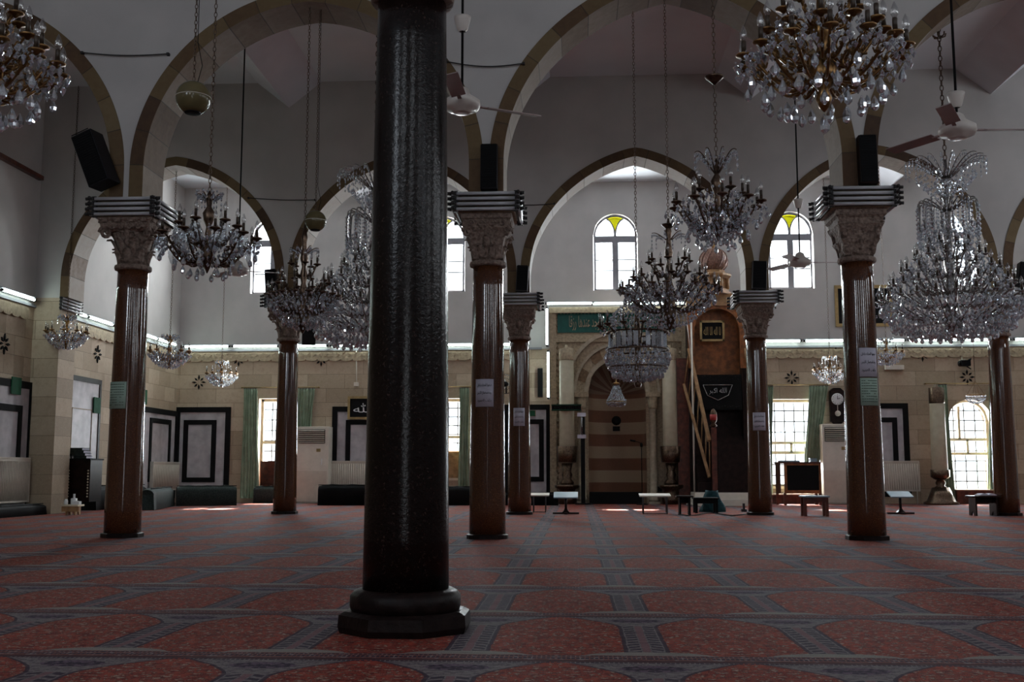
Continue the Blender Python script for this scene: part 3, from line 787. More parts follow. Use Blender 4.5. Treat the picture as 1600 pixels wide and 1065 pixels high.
def grand(label, pos):
    th = chandelier(label, pos, [(24, 1.04, -.3, -.05, .12, .09, 0), (20, .88, -.1, .16, .12, .09, .1), (16, .70, .1, .38, .12, .09, .2), (12, .50, .35, .60, .1, .09, .1), (8, .30, .6, .8, .08, .09, 0)], 'silver', s8, ZC,
           c8_beads, (20, .06, 1.78, .30, .58), [(36, 1.02, -.16, .085, 1, 0), (30, .86, -.42, .08, 1, 0), (24, .60, -.55, .08, 1, 0)], 'grand crystal chandeliers', cs=1.5, chain_r=.008, link=.10)
    f0 = None
    for k in range(18):
        if f0 is None:
            mb = MB(); pts = [(.06+.36*math.sin(t*PI/2), 0, 1.30+.16*math.sin(t*PI*.75)) for t in [i/8 for i in range(9)]]
            pts += [(.43, 0, 1.30), (.435, 0, 1.15), (.42, 0, .98)]
            mb.tube(pts, .012, 5, 1)
            for q in range(7): mb.octa((.44, 0, 1.34-q*.07), .024, .036)
            f0 = o = mb.build('cage_scroll', ['crystal', 'silver'], th)
        else: o = f0.copy(); COL.objects.link(o); o.parent = th
        o.rotation_euler = (0, 0, 2*PI*k/18)
    f0 = None
    for k in range(14):   # drops under the crown
        if f0 is None:
            mb = MB()
            for q in range(5): mb.octa((.17-.02*q, 0, 1.74-q*.055), .02, .03)
            f0 = o = mb.build('crown_pendant', 'crystal', th)
        else: o = f0.copy(); COL.objects.link(o); o.parent = th
        o.rotation_euler = (0, 0, 2*PI*k/14)
    return th
p = PY(1487, 462, 11.0)
grand('largest crystal chandelier, tiered like a cone, at the right edge', (p.x, 11.0, p.z))
grand('huge tiered crystal chandelier half hidden behind the black foreground column', (2.30, 10.9, p.z-.08))
# hook star on the chain of the right one
mb = MB()
for k in range(6): mb.tube([(0, 0, 0), (.09*math.cos(k*PI/3), .09*math.sin(k*PI/3), .03), (.10*math.cos(k*PI/3), .10*math.sin(k*PI/3), .08)], .012, 5)
s_ = PY(1469, 60, 11.0); th = bpy.data.objects['chandelier.006'] if False else None
tag(mb.build('star_hook', 'bronze', None, (p.x, 11.0, s_.z)), 'small star-shaped metal hook on the chain of the largest chandelier', 'hook')

# bronze tiered chandelier hung from the arch in front of the large left one
def c4_beads(mb):
    beads(mb, [(.06, -.40), (.2, -.34), (.33, -.22), (.42, -.06)], .045, .032)
    beads(mb, [(.1, -.05), (.3, 0)], .06, .028)
    for p in ring_pts(16, .40, .02):
        for q in ring_pts(3, .04, 0): drop(mb, (p[0]+q[0], p[1]+q[1], p[2]), .045, 0)
p = PY(474, 462, 7.15)
chandelier('tiered bronze and crystal chandelier just left of the huge one, below the smaller ball speaker', (p.x, 7.15, p.z), [(16, .42, -.15, .0, .1, .08, 0), (10, .30, .05, .16, .08, .08, .2), (5, .16, .25, .38, .05, .08, 0)], 'bronze', s6, 6.48,
           c4_beads, (6, .05, .5, .08, .17), [(16, .38, -.1, .06, 1, .1), (10, .24, -.28, .06, 1, 0)])

# small gilt chandeliers
def small_beads(mb):
    beads(mb, [(.03, -.24), (.14, -.22), (.25, -.15), (.33, -.04)], .045, .036)
    beads(mb, [(.06, .22), (.12, .26), (.16, .33)], .05, .034); beads(mb, [(.10, -.12), (.22, -.05), (.30, .02)], .05, .034); beads(mb, [(.08, .05), (.12, .14)], .05, .03)
    for p in ring_pts(10, .33, .0):
        for q in ring_pts(3, .035, 0): drop(mb, (p[0]+q[0], p[1]+q[1], p[2]), .045, 0)
ss = [(.01, -.25), (.03, -.18), (.05, -.08), (.03, 0), (.04, .08), (.02, .16), (.05, .22), (.01, .32)]
def small(label, px, py, Y, ztop, sc=1.0, dx=0):
    q = PY(px, py, Y)
    th = chandelier(label, (q.x, Y, q.z), [(10, .33, -.06, .04, .08, .07, 0)], 'brass', ss, q.z+(ztop-q.z)/(sc*1.12), small_beads, (7, .05, .22, .09, .15), None, 'small chandeliers along the walls')
    th.scale = (sc*1.12,)*3; return th
small('small gilt chandelier hanging in front of the left wall pier', 104, 522, 2*B-.35, ZC, 1.0)
small('small gilt chandelier on a chain from the first far arch, left of the left window', 265, 552, 2*B, 6.60, 1.0)
small('small sparkling chandelier on a thin rod left of the green curtain', 346, 586, 19.6, ZC, .95)
small('small sparkling chandelier hanging left of the wall clock', 1297, 580, 19.6, ZC, .98)
small('small gilt chandelier partly hidden behind the right column with paper sheets', 1385, 552, 18.5, ZC, .95)
q = PY(1525, 622, 20.2)
th = thing('basket_chandelier', 'small shallow crystal basket lamp in front of the arched window', 'chandelier', q)
mb = MB(); beads(mb, [(.02, -.12), (.12, -.1), (.2, -.04), (.22, .06)], .035, .028); tag(mb.build('crystal_beads', 'crystal', th), kind='stuff')
mb = MB(); mb.tube([(.215*math.cos(2*PI*k/24), .215*math.sin(2*PI*k/24), .07) for k in range(25)], .01, 5)
for k in range(4): mb.tube([(.21*math.cos(k*PI/2), .21*math.sin(k*PI/2), .07), (0, 0, .4)], .004, 4)
mb.build('frame', 'brass', th)
mb = MB(); mb.tube([(0, 0, .4), (0, 0, ZC-q.z)], .004, 4); mb.build('wire', 'bronze', th)
q = PY(963, 622, 21.2)
th = thing('bell_chandelier', 'small bell-shaped crystal lamp hanging inside the mihrab arch', 'chandelier', q)
mb = MB(); beads(mb, [(.06, .34), (.10, .22), (.15, .08), (.24, -.08), (.23, -.15), (.1, -.2)], .04, .034); tag(mb.build('crystal_beads', 'crystal', th), kind='stuff')
mb = MB(); mb.lathe([(.08, .33), (.10, .35), (.07, .38), (.02, .40), (.01, .5)], 12); mb.lathe([(.235, -.1), (.245, -.09), (.235, -.08)], 18)
for s in (-1, 1): mb.tube([(s*.08, 0, .36), (s*.17, 0, .42), (s*.18, 0, .34)], .006, 4)
mb.build('frame', 'brass', th)
mb = MB(); chain_mesh(mb, .5, 4.6-q.z); mb.build('chain', 'bronze', th)

# ------------------------------------------------------------------ ball speakers
def ball(label, px, py, Y, r, ztop, w2=None):
    q = PY(px, py, Y); th = thing('ball_speaker', label, 'speaker', q)
    mb = MB(); n = 18; prof = [(r*math.sin(PI*(1-k/n)), r*math.cos(PI*(1-k/n))) for k in range(n+1) if k/n > .16]
    prof[-1] = (.002, r); mb.lathe(prof, 28); mb.build('shell', 'globe', th)
    mb = MB(); mb.lathe([(r*.49, -r*.87), (r*.44, -r*.93), (r*.1, -r*.90)], 20); mb.build('speaker_grille', 'black', th)
    mb = MB(); mb.tube([(r*1.003*math.cos(2*PI*k/28), r*1.003*math.sin(2*PI*k/28), r*.02) for k in range(29)], .003, 4)
    mb.build('seam_ring', 'white_metal', th)
    mb = MB(); chain_mesh(mb, r*1.0, ztop-q.z, .04, .003); mb.build('chain', 'bronze', th)
    mb = MB(); mb.tube([(.03, 0, r*.95), (.06, 0, r+.12), (.02, 0, r+.3), (.015, 0, ztop-q.z)], .003, 4); mb.build('cable', 'black', th)
ball('larger olive ball-shaped hanging speaker, upper left', 302, 153, 2.1, .128, ZC)
ball('smaller olive ball-shaped hanging speaker left of the foreground column', 493, 345, 7.2, .128, 6.45)

# ------------------------------------------------------------------ ceiling fans
def fan(label, px, py, Y, ang, ztop, R=.78, cupz=None):
    q = PY(px, py, Y); th = thing('ceiling_fan', label, 'ceiling fan', q, 0, 'ceiling fans')
    MB().lathe([(.05, -.085), (.085, -.08), (.095, -.06), (.15, -.05), (.17, -.01), (.165, .03), (.12, .06), (.08, .09), (.06, .14), (.03, .16)], 24).build('motor_housing', 'enamel', th)
    MB().lathe([(.012, .15), (.012, ztop-q.z)], 8).build('rod', 'black', th)
    cz = cupz if cupz else .3
    MB().lathe([(.03, cz-.09), (.05, cz-.07), (.075, cz+.02), (.08, cz+.05), (.012, cz+.04)], 16, cap=False).build('canopy_cup', 'enamel', th)
    b0 = None
    for k in range(3):
        if b0 is None:
            mb = MB(); mb.box((.2, 0, .0), (.14, .035, .012)); Rm = Matrix.Rotation(.22, 3, 'X')
            mb.box((.5+(R-.78)/2, 0, .0), (.52+(R-.78), .13, .008), R=Rm); b0 = o = mb.build('blade', 'blade', th)
        else: o = b0.copy(); COL.objects.link(o); o.parent = th
        o.rotation_euler = (0, 0, ang+2*PI*k/3)
fan('white ceiling fan just right of the black foreground column', 722, 163, 4.05, .5, ZC, .8, PY(722, 35, 4.05).z-PY(722, 163, 4.05).z)
fan('white ceiling fan above the largest crystal chandelier', 1496, 203, 4.4, .05, ZC, .8)
fan('small far ceiling fan under the chandelier with glass globes', 372, 423, 11.2, .35, ZC, .72)
fan('small far ceiling fan silhouetted on the upper window, right of the minbar', 1250, 410, 11.4, 0.02, ZC, .72, .95)

# ------------------------------------------------------------------ windows
def upper_window(n, c):
    w = bpy.data.objects.new('window_%d' % n, None); COL.objects.link(w); w.location = (c, YB+.13, 0); structure(w)
    R = UR-.02; mb = MB()
    mb.rng(-R, -R+.05, -.04, .04, UZ0, UZS); mb.rng(R-.05, R, -.04, .04, UZ0, UZS); mb.rng(-.075, .075, -.045, .045, UZ0, UZS)
    mb.rng(-R, R, -.04, .04, UZ0, UZ0+.05); mb.rng(-R, R, -.05, .05, UZS-.17, UZS)
    vs = []; fs = []; N = 24
    for k in range(N+1):
        a = PI*k/N
        for r in (R-.045, R+.01):
            for y in (-.04, .04): vs.append((r*math.cos(a), y, UZS+r*math.sin(a)))
    for k in range(N):
        b = 4*k; fs += [(b, b+4, b+6, b+2), (b+1, b+3, b+7, b+5), (b, b+1, b+5, b+4), (b+2, b+6, b+7, b+3)]
    mb.add(vs, fs)
    # two pointed lights: curved bars from the mullion foot
    for s in (-1, 1):
        q = [(s*(R*.52-R*.50*math.cos(t*PI*.42)), 0, UZS+R*.83*math.sin(t*PI*.46)) for t in [i/10 for i in range(11)]]
        mb.tube(q, .028, 5)
    mb.build('window_frame', 'greypaint', w)
    mb = MB()
    for z in (UZ0+.52, UZ0+.80): mb.rng(-R, R, -.012, .012, z-.012, z+.012)
    mb.build('glazing_bar', 'iron', w)
    mb = MB(); mb.rng(-R, R, -.006, .006, UZ0, UZS)
    poly = [(R*math.cos(PI*k/N), UZS+R*math.sin(PI*k/N)) for k in range(N+1)]; mb.prism(poly, -.006, .006)
    mb.build('pane', 'pane', w)
    q = [(R*.52-R*.50*math.cos(t*PI*.42), UZS+R*.83*math.sin(t*PI*.46)) for t in [i/10 for i in range(11)]]
    top = [(R*.95*math.cos(PI/2+a), UZS+R*.97*math.sin(PI/2+a)) for a in [(-.44+.088*i) for i in range(11)]]
    poly = q+top+[(-x, z) for x, z in q[::-1]][:-1]
    mb = MB(); mb.prism(poly, -.014, .014); mb.build('tympanum', 'yellow_glass', w)
for n, c in enumerate(UPX): upper_window(n+1, c)

def lower_window(n, x0, x1, z0, z1, arched, cols, rows, board=None, bmat='wood_red', sash=None):
    w = bpy.data.objects.new('window_%d' % n, None); COL.objects.link(w); w.location = ((x0+x1)/2, YB+.30, 0); structure(w)
    h = (x1-x0)/2; R = h; top = z1+(R if arched else 0); f = .06; mb = MB()
    mb.rng(-h, -h+f, -.04, .04, z0, z1); mb.rng(h-f, h, -.04, .04, z0, z1); mb.rng(-h, h, -.04, .04, z0, z0+.05)
    if not arched: mb.rng(-h, h, -.04, .04, z1-.07, z1)
    else:
        pts = [((h-.03)*math.cos(PI*k/20), 0, z1+(h-.03)*math.sin(PI*k/20)) for k in range(21)]; mb.tube(pts, .035, 6)
    if sash:
        for z in sash: mb.rng(-h, h, -.045, .045, z-.035, z+.035)
        mb.rng(-.03, .03, -.045, .045, sash[0], sash[-1])
        if arched: mb.rng(-h*.35-.03, -h*.35+.03, -.045, .045, sash[-1], top-.15)
    mb.build('window_frame', 'cream', w)
    mb = MB(); zb = board if board else z0
    for k in range(1, cols):
        x = -h+2*h*k/cols; zt = z1+(math.sqrt(max(0, R*R-x*x)) if arched else 0); mb.tube([(x, .13, zb), (x, .13, zt)], .015, 5)
    for k in range(1, rows):
        z = zb+(top-zb)*k/rows; xx = h if (not arched or z < z1) else math.sqrt(max(0, R*R-(z-z1)**2)); mb.tube([(-xx, .13, z), (xx, .13, z)], .015, 5)
        for q in range(1, cols): mb.box((-h+2*h*q/cols, .13, z), (.035, .035, .035))
    mb.build('grille', 'iron', w)
    mb = MB(); mb.rng(-h, h, -.005, .005, z0, z1)
    if arched: mb.prism([(R*math.cos(PI*k/20), z1+R*math.sin(PI*k/20)) for k in range(21)], -.005, .005)
    mb.build('pane', 'pane', w)
    if board:
        mb = MB(); mb.rng(-h+.05, h-.02, -.17, -.12, z0, board)
        for k in range(7): mb.rng(-h+.12+k*.02, h-.1, -.182, -.17, z0+.08+k*.09, z0+.11+k*.09)
        mb.build('lower_panel', bmat, w)
    mb = MB(); mb.rng(-h, h, -.33, .0, z0-.06, z0+.0); mb.build('window_sill', 'cream', w)
wz = lambda py: PY(800, py, YB).z
lower_window(6, *LOWER[0], 4, 6, board=wz(720), sash=(wz(722), wz(690)))
lower_window(7, *LOWER[1], 4, 6, board=wz(705), bmat='wood_tan', sash=(wz(706), wz(682)))
lower_window(8, *LOWER[2], 5, 8, sash=(wz(707), wz(692)))
lower_window(9, *LOWER[3], 4, 9, sash=(wz(709), wz(687)))

# ------------------------------------------------------------------ stone frieze and wall ornaments
n_trim += 1
mb = MB()
def scallop(mb, x0, x1, y, z1, z0, step=.30, axis='x'):
    n = int((x1-x0)/step)
    for k in range(n):
        a = x0+k*step; poly = [(a, z1), (a, z0+.04)]+[(a+step/2-step/2*math.cos(PI*i/6), z0+.04-.05*math.sin(PI*i/6)) for i in range(1, 6)]+[(a+step, z0+.04), (a+step, z1)]
        if axis == 'x': mb.prism(poly, y, y+.05)
        else: mb.prism(poly, y-.05, y, axis='x')
        for q in (.25, .75):
            c = a+step*q
            if axis == 'x': mb.box((c, y-.005, (z0+z1)/2+.03), (.09, .02, .012), R=Matrix.Rotation(.7 if q < .5 else -.7, 3, 'Y')); mb.box((c, y-.005, (z0+z1)/2+.08), (.09, .02, .012), R=Matrix.Rotation(-.7 if q < .5 else .7, 3, 'Y'))
ZF1, ZF0 = 3.80, 3.58
mx0, mx1 = PY(859, 600, 21.6).x, PY(1076, 600, 21.6).x
scallop(mb, XL+.02, mx0-.3, YB-.05, ZF1, ZF0); scallop(mb, mx1+.1, XR-.3, YB-.05, ZF1, ZF0)
structure(mb.build('trim_%d' % n_trim, 'stone'))
n_trim += 1; mb = MB(); scallop(mb, 2*B+.4, YB-.1, XL+.05, ZF1, ZF0, axis='y'); scallop(mb, 2.0, 2*B-.4, XL+.05, ZF1, ZF0, axis='y')
structure(mb.build('trim_%d' % n_trim, 'stone'))
def star(px, py, label, left=False):
    q = PX(px, py, XL) if left else PY(px, py, YB)
    mb = MB()
    for k in range(8):
        a = k*PI/4; r0, r1 = .055, .19 if k % 2 == 0 else .16
        pts = [(r0*math.cos(a), r0*math.sin(a)), ((r0+r1)/2*math.cos(a)+0.022*math.sin(a), (r0+r1)/2*math.sin(a)-.022*math.cos(a)), (r1*math.cos(a), r1*math.sin(a)), ((r0+r1)/2*math.cos(a)-.026*math.sin(a), (r0+r1)/2*math.sin(a)+.026*math.cos(a))]
        mb.prism(pts, -.012, .012, axis='x' if left else 'y')
    o = mb.build('star_ornament', 'black', None, (XL+.012, q.y, q.z) if left else (q.x, YB-.012, q.z))
    tag(o, label, 'wall ornament', 'dark star ornaments inlaid in the walls')
star(311, 597, 'dark eight-pointed star inlay low on back wall, left of the thin-rod chandelier')
star(373, 561, 'dark eight-pointed star inlay above the left green curtain')
star(502, 561, 'dark eight-pointed star inlay above the left air conditioner')
star(1237, 590, 'dark eight-pointed star inlay above the barred window right of the minbar')
star(1306, 553, 'dark eight-pointed star inlay behind the chandelier near the wall clock')
star(1441, 553, 'dark eight-pointed star inlay under the largest chandelier')
star(1511, 589, 'dark eight-pointed star inlay above the arched window')
star(6, 537, 'dark star inlay on the left wall at the picture edge', True)
star(152, 553, 'dark star inlay on the left wall just left of first column', True)

# ------------------------------------------------------------------ fluorescent tube lamps along the wall tops
lamp0 = {}
def tube_lamp(c, L, rot, label, group):
    th = thing('tube_lamp', label, 'tube lamp', c, 0, group); th.rotation_euler = rot
    if L not in lamp0:
        mb = MB(); mb.box((0, 0, .0), (L, .05, .05)); mb.box((0, -.02, .035), (L+.01, .09, .012)); a = mb.build('housing', 'greypaint', th)
        mb = MB(); mb.tube([(-L/2+.05, -.045, -.01), (L/2-.05, -.045, -.01)], .024, 8); b = mb.build('glowing_tube', 'tube_on', th)
        mb = MB(); mb.tube([(-L/2, -.045, -.01), (-L/2+.05, -.045, -.01)], .024, 6); mb.tube([(L/2-.05, -.045, -.01), (L/2, -.045, -.01)], .024, 6); d = mb.build('end_cap', 'endcap', th); lamp0[L] = (a, b, d)
    else:
        for o in lamp0[L]: q = o.copy(); COL.objects.link(q); q.parent = th
ZL = 3.97
x = XL+.75
while x < mx0-.5:
    tube_lamp((x, YB-.06, ZL), 1.22, (0, 0, 0), 'lit fluorescent tube in the row along back wall, left of the mihrab', 'tube lamps on the back wall left of the mihrab'); x += 1.27
x = mx1+.95
while x < XR-.6:
    tube_lamp((x, YB-.06, ZL+.04), 1.22, (0, 0, 0), 'lit fluorescent tube in the row along back wall, right of the minbar', 'tube lamps on the back wall right of the minbar'); x += 1.27
y = 2*B+1.1
while y < YB-.5:
    tube_lamp((XL+.06, y, ZL), 1.22, (0, 0, PI/2), 'lit fluorescent tube high on left wall, beyond the stone pier', 'tube lamps on the far left wall'); y += 1.27
y = 2*B-1.1
while y > 8:
    tube_lamp((XL+.06, y, ZL), 1.22, (0, 0, PI/2), 'lit fluorescent tube high on left wall, nearer than the stone pier', 'tube lamps on the near left wall'); y -= 1.27
for px in (890, 962, 1033):
    q = PY(px, 474, 21.55); tube_lamp((q.x, 21.52, q.z), 1.22, (0, 0, 0), 'lit fluorescent tube on top of the mihrab surround', 'tube lamps above the mihrab')
q = PY(855, 510, 21.55); tube_lamp((q.x, 21.6, q.z), 1.0, (0, PI/2, 0), 'upright lit tube at upper left corner of the mihrab surround', None)
q = PY(857, 585, 21.55); tube_lamp((q.x, 21.6, q.z), 1.22, (0, PI/2, 0), 'upright lit tube lower on the left edge of the mihrab surround', None)

# ------------------------------------------------------------------ black framed marble wall panels
def panel(label, p0, p1, q0, q1, left=False, mat='marble'):
    """outer frame pixels p0 p1, inner frame pixels q0 q1 on the wall"""
    P = (lambda p: PX(*p, XL)) if left else (lambda p: PY(*p, YB))
    A_ = (lambda v: v.y) if left else (lambda v: v.x)
    a, b, c, d = [P(p) for p in (p0, p1, q0, q1)]
    x0, x1, z1, z0 = A_(a), A_(b), a.z, b.z
    if x0 > x1: x0, x1 = x1, x0
    cx = (x0+x1)/2; th = thing('marble_wall_panel', label, 'wall panel', (XL, cx, 0) if left else (cx, YB, 0), -PI/2 if left else 0, 'black framed marble wall panels')
    def fr(mb, u0, u1, v0, v1, w, y):
        mb.rng(u0, u0+w, -y, 0, v0, v1); mb.rng(u1-w, u1, -y, 0, v0, v1); mb.rng(u0+w, u1-w, -y, 0, v1-w, v1); mb.rng(u0+w, u1-w, -y, 0, v0, v0+w)
    X0, X1 = x0-cx, x1-cx
    if left: th.rotation_euler = (0, 0, PI/2); 
    sgn = 1
    mb = MB(); fr(mb, X0, X1, z0, z1, .13, .05); mb.build('outer_frame', 'black', th)
    c0, c1 = sorted((A_(c)-cx, A_(d)-cx)); mb = MB(); fr(mb, c0, c1, d.z, c.z, .12, .045); mb.build('inner_frame', 'black', th)
    mb = MB(); mb.rng(X0+.05, X1-.05, -.02, 0, z0+.05, z1-.05); mb.build('marble_slab', mat, th)
    return th
panel('marble panel with two black frames at left end of back wall', (275, 636), (357, 777), (288, 656), (336, 753))
panel('black framed marble panel behind the first radiator, half hidden by foreground column', (520, 635), (612, 775), (541, 656), (597, 752))
panel('black framed marble panel between the far column and the mihrab', (786, 632), (862, 778), (800, 655), (850, 752))
panel('black framed marble panel right of the column with paper sheets', (1345, 630), (1424, 776), (1362, 652), (1405, 752))
panel('black framed marble panel on left wall above the far radiator', (219, 634), (271, 778), (233, 652), (262, 752), True)
panel('black framed marble panel at the left picture edge above a radiator', (-60, 580), (40, 800), (-40, 625), (25, 770), True)

# marble door-like niche behind the bookcase
a, b = PX(100, 612, XL), PX(146, 760, XL)
th = thing('marble_tablet', 'tall grey marble tablet with a dark border behind the bookcase', 'wall tablet', (XL+.002, (a.y+b.y)/2, 0), PI/2)
h = abs(a.y-b.y)/2
mb = MB(); mb.rng(-h, h, -.03, 0, .9, 2.62); mb.build('slab', 'marble', th)
mb = MB(); mb.rng(-h-.08, -h, -.05, 0, .5, 2.72); mb.rng(h, h+.08, -.05, 0, .5, 2.72); mb.rng(-h, h, -.05, 0, 2.62, 2.72); mb.build('border', 'endcap', th)
mb = MB()
for k in range(2): mb.rng(-h*.6+k*.01, h*.6, -.042, -.03, .95+1.1*k, .965+1.1*k)
mb.rng(-h*.6, -h*.6+.015, -.042, -.03, .95, 2.05); mb.rng(h*.6-.015, h*.6, -.042, -.03, .95, 2.05); mb.build('incised_border', 'stone', th)
# brown rail on the left wall above
n_trim += 1; mb = MB(); mb.rng(XL, XL+.1, 2.0, 2*B-.4, 6.28, 6.36); structure(mb.build('trim_%d' % n_trim, 'wood_red'))
n_trim += 1; mb = MB(); mb.rng(XL, XL+.05, 1.5, YB, ZW-.02, ZW+.03); mb.rng(XL, mx0-.2, YB-.05, YB, ZW-.02, ZW+.03); mb.rng(mx1+.2, XR, YB-.05, YB, ZW-.02, ZW+.03); structure(mb.build('trim_%d' % n_trim, 'greypaint'))

# ------------------------------------------------------------------ radiators
def radiator(label, x0, x1, z0, z1, left=False, ribs=True, y=None):
    if left: th = thing('radiator', label, 'radiator', (XL+.06, (x0+x1)/2, 0), PI/2)
    else: th = thing('radiator', label, 'radiator', ((x0+x1)/2, (YB if y is None else y)-.06, 0))
    h = abs(x1-x0)/2; mb = MB(); mb.rng(-h, h, -.06, .0, z0, z1); n = int(h*2/.055)
    for k in range(n): mb.tube([(-h+.04+(2*h-.08)*k/(n-1), -.065, z0+.04), (-h+.04+(2*h-.08)*k/(n-1), -.065, z1-.05)], .012, 5)
    mb.build('heating_panel', 'grille', th)
    mb = MB(); mb.rng(-h-.01, h+.01, -.075, .01, z1, z1+.02); mb.rng(-h-.015, -h, -.075, .01, z0, z1); mb.rng(h, h+.015, -.075, .01, z0, z1); mb.build('casing', 'white_metal', th)
    mb = MB(); mb.tube([(h-.05, -.02, z0+.01), (h-.05, -.02, 0)], .012, 6); mb.tube([(-h+.05, -.02, z0+.01), (-h+.05, -.02, 0)], .012, 6); mb.build('pipe', 'white_metal', th)
a, b = PX(232, 722, XL), PX(271, 766, XL); radiator('low cream radiator at the far end of the left wall', a.y, b.y, .32, a.z, True)
a, b = PX(-60, 716, XL), PX(42, 780, XL); radiator('cream radiator at the left picture edge', a.y, min(b.y, 2*B-.42), .22, PX(20, 716, XL).z, True)
a, b = PY(511, 721, YB), PY(590, 760, YB); radiator('white radiator behind the foreground column above a black bolster', a.x, b.x, .3, a.z)
a, b = PY(1389, 721, YB), PY(1435, 770, YB); radiator('ribbed white radiator right of the column with paper sheets', a.x-.5, b.x, .3, a.z)

# ------------------------------------------------------------------ air conditioners
def aircon(label, px0, px1, py0, py1):
    a, b = PY(px0, py0, YB-.45), PY(px1, py1, YB-.45); h = (b.x-a.x)/2; H = a.z
    th = thing('air_conditioner', label, 'air conditioner', ((a.x+b.x)/2, YB-.24, 0), 0, 'floor standing air conditioners')
    mb = MB(); mb.rng(-h, h, -.2, .2, 0.03, H); mb.rng(-h+.02, h-.02, -.18, .18, 0, .03); mb.build('cabinet', 'white_metal', th, bevel=.012)
    mb = MB(); mb.rng(-h+.06, h-.1, -.215, -.195, H-.42, H-.08)
    mb.build('air_outlet', 'endcap', th)
    mb = MB()
    for k in range(7): mb.box((-.02, -.222, H-.39+k*.047), (2*h-.18, .03, .012), R=Matrix.Rotation(.5, 3, 'X'))
    mb.build('louvre', 'grille', th)
    mb = MB(); mb.rng(h*.25, h*.5, -.21, -.2, H-.63, H-.55); mb.build('control_display', 'gilt', th)
    mb = MB(); mb.rng(-h+.03, h-.03, -.212, -.2, .08, H*.42)
    for k in range(14): mb.rng(-h+.05, h-.05, -.217, -.212, .11+k*.045, .125+k*.045)
    mb.build('intake_grille', 'grille', th)
    mb = MB(); mb.rng(h*.55, h*.6, -.212, -.2, H-.95, H-.8); mb.build('handle', 'white', th)
aircon('tall white floor-standing air conditioner right of the left green curtain', 463, 512, 666, 786)
aircon('tall white floor-standing air conditioner with the wall clock above it', 1284, 1336, 662, 788)

# ------------------------------------------------------------------ curtains
def curtain(label, top, bot, Y=YB-.14, left=False, tie=None, amp=.035, folds=6):
    """top/bot: (px0,px1,py)"""
    P = (lambda x, y: PX(x, y, XL+.12)) if left else (lambda x, y: PY(x, y, Y))
    A_ = (lambda v: v.y) if left else (lambda v: v.x)
    a, b, c, d = P(top[0], top[2]), P(top[1], top[2]), P(bot[0], bot[2]), P(bot[1], bot[2])
    th = thing('curtain', label, 'curtain', (0, 0, 0), 0, 'green window curtains')
    vs = []; fs = []; NU, NV = folds*6, 14
    for side in (0, 1):
        for j in range(NV+1):
            t = j/NV; tt = t
            if tie is not None: w = math.exp(-((t-tie)/.16)**2)*.45
            else: w = 0
            x0 = A_(a)+(A_(c)-A_(a))*tt; x1 = A_(b)+(A_(d)-A_(b))*tt; z = a.z+(c.z-a.z)*t; m_ = (x0+x1)/2
            for i in range(NU+1):
                s = i/NU; u = x0+(x1-x0)*s; u = u+(m_-u)*w+.012*math.sin(t*5+s*9)
                d_ = amp*(.6+.5*t)*math.sin(2*PI*folds*s+t*.8)+side*.008
                vs.append((XL+.12+d_, u, z) if left else (u, Y+d_, z))
    n = (NU+1)*(NV+1)
    for j in range(NV):
        for i in range(NU):
            q = j*(NU+1)+i; fs.append((q, q+1, q+NU+2, q+NU+1)); fs.append((n+q, n+q+NU+1, n+q+NU+2, n+q+1))
    for j in range(NV):
        for i in (0, NU):
            q = j*(NU+1)+i; fs.append((q, q+NU+1, n+q+NU+1, n+q))
    for i in range(NU):
        for j in (0, NV):
            q = j*(NU+1)+i; fs.append((q, n+q, n+q+1, q+1))
    mb = MB(); mb.add(vs, fs, 0, True); mb.build('cloth', 'curtain', th)
    mb = MB()
    for k in range(folds*2):
        s = (k+.5)/(folds*2); u = A_(a)+(A_(b)-A_(a))*s
        c_ = (XL+.12, u, a.z+.015) if left else (u, Y, a.z+.015); mb.box(c_, (.015, .015, .05))
    mb.build('hook', 'iron', th)
    return th
curtain('long green curtain hanging on the left side of the left window', (381, 402, 607), (375, 404, 778))
curtain('short green curtain between the far column and the air conditioner', (463, 492, 607), (464, 484, 690))
curtain('green curtain just left of the near middle column', (718, 733, 606), (716, 732, 768), folds=4)
curtain('green curtain gathered aside left of the wall clock', (1264, 1294, 603), (1258, 1280, 724), folds=6)
curtain('narrow green curtain edge beside the far column right of the minbar', (1200, 1208, 603), (1199, 1207, 783), folds=2)
curtain('green curtain left of the arched window', (1466, 1479, 601), (1476, 1494, 787), folds=4)
curtain('green curtain right of the arched window, beside the edge column', (1545, 1560, 601), (1545, 1560, 770), folds=4)
curtain('pale green curtain on the left wall, right of the first column', (213, 222, 582), (213, 221, 770), left=True, folds=3)
def rod(label, p0, p1):
    a, b = PY(*p0, YB-.14), PY(*p1, YB-.14); mb = MB(); mb.tube([(a.x, YB-.14, a.z), (b.x, YB-.14, a.z)], .014, 6)
    for q in (a, b): mb.box((q.x, YB-.07, a.z), (.02, .14, .03)); mb.octa((q.x, YB-.14, a.z), .03, .03)
    tag(mb.build('curtain_rod', 'gilt'), label, 'curtain rod')
rod('curtain rod over the left green-curtained window', (378, 605), (497, 605)); rod('curtain rod over the window left of the near middle column', (660, 604), (735, 604))
rod('curtain rod over the barred window right of the minbar', (1198, 601), (1296, 601)); rod('curtain rod over the arched window', (1447, 599), (1562, 599))
a, b = PX(211, 580, XL+.12), PX(223, 583, XL+.12); mb = MB(); mb.tube([(XL+.12, a.y, a.z+.02), (XL+.12, b.y, a.z+.02)], .014, 6)
for q in (a, b): mb.box((XL+.06, q.y, a.z+.02), (.13, .02, .03))
tag(mb.build('curtain_rod', 'gilt'), 'short curtain rod on the left wall over the pale curtain', 'curtain rod')

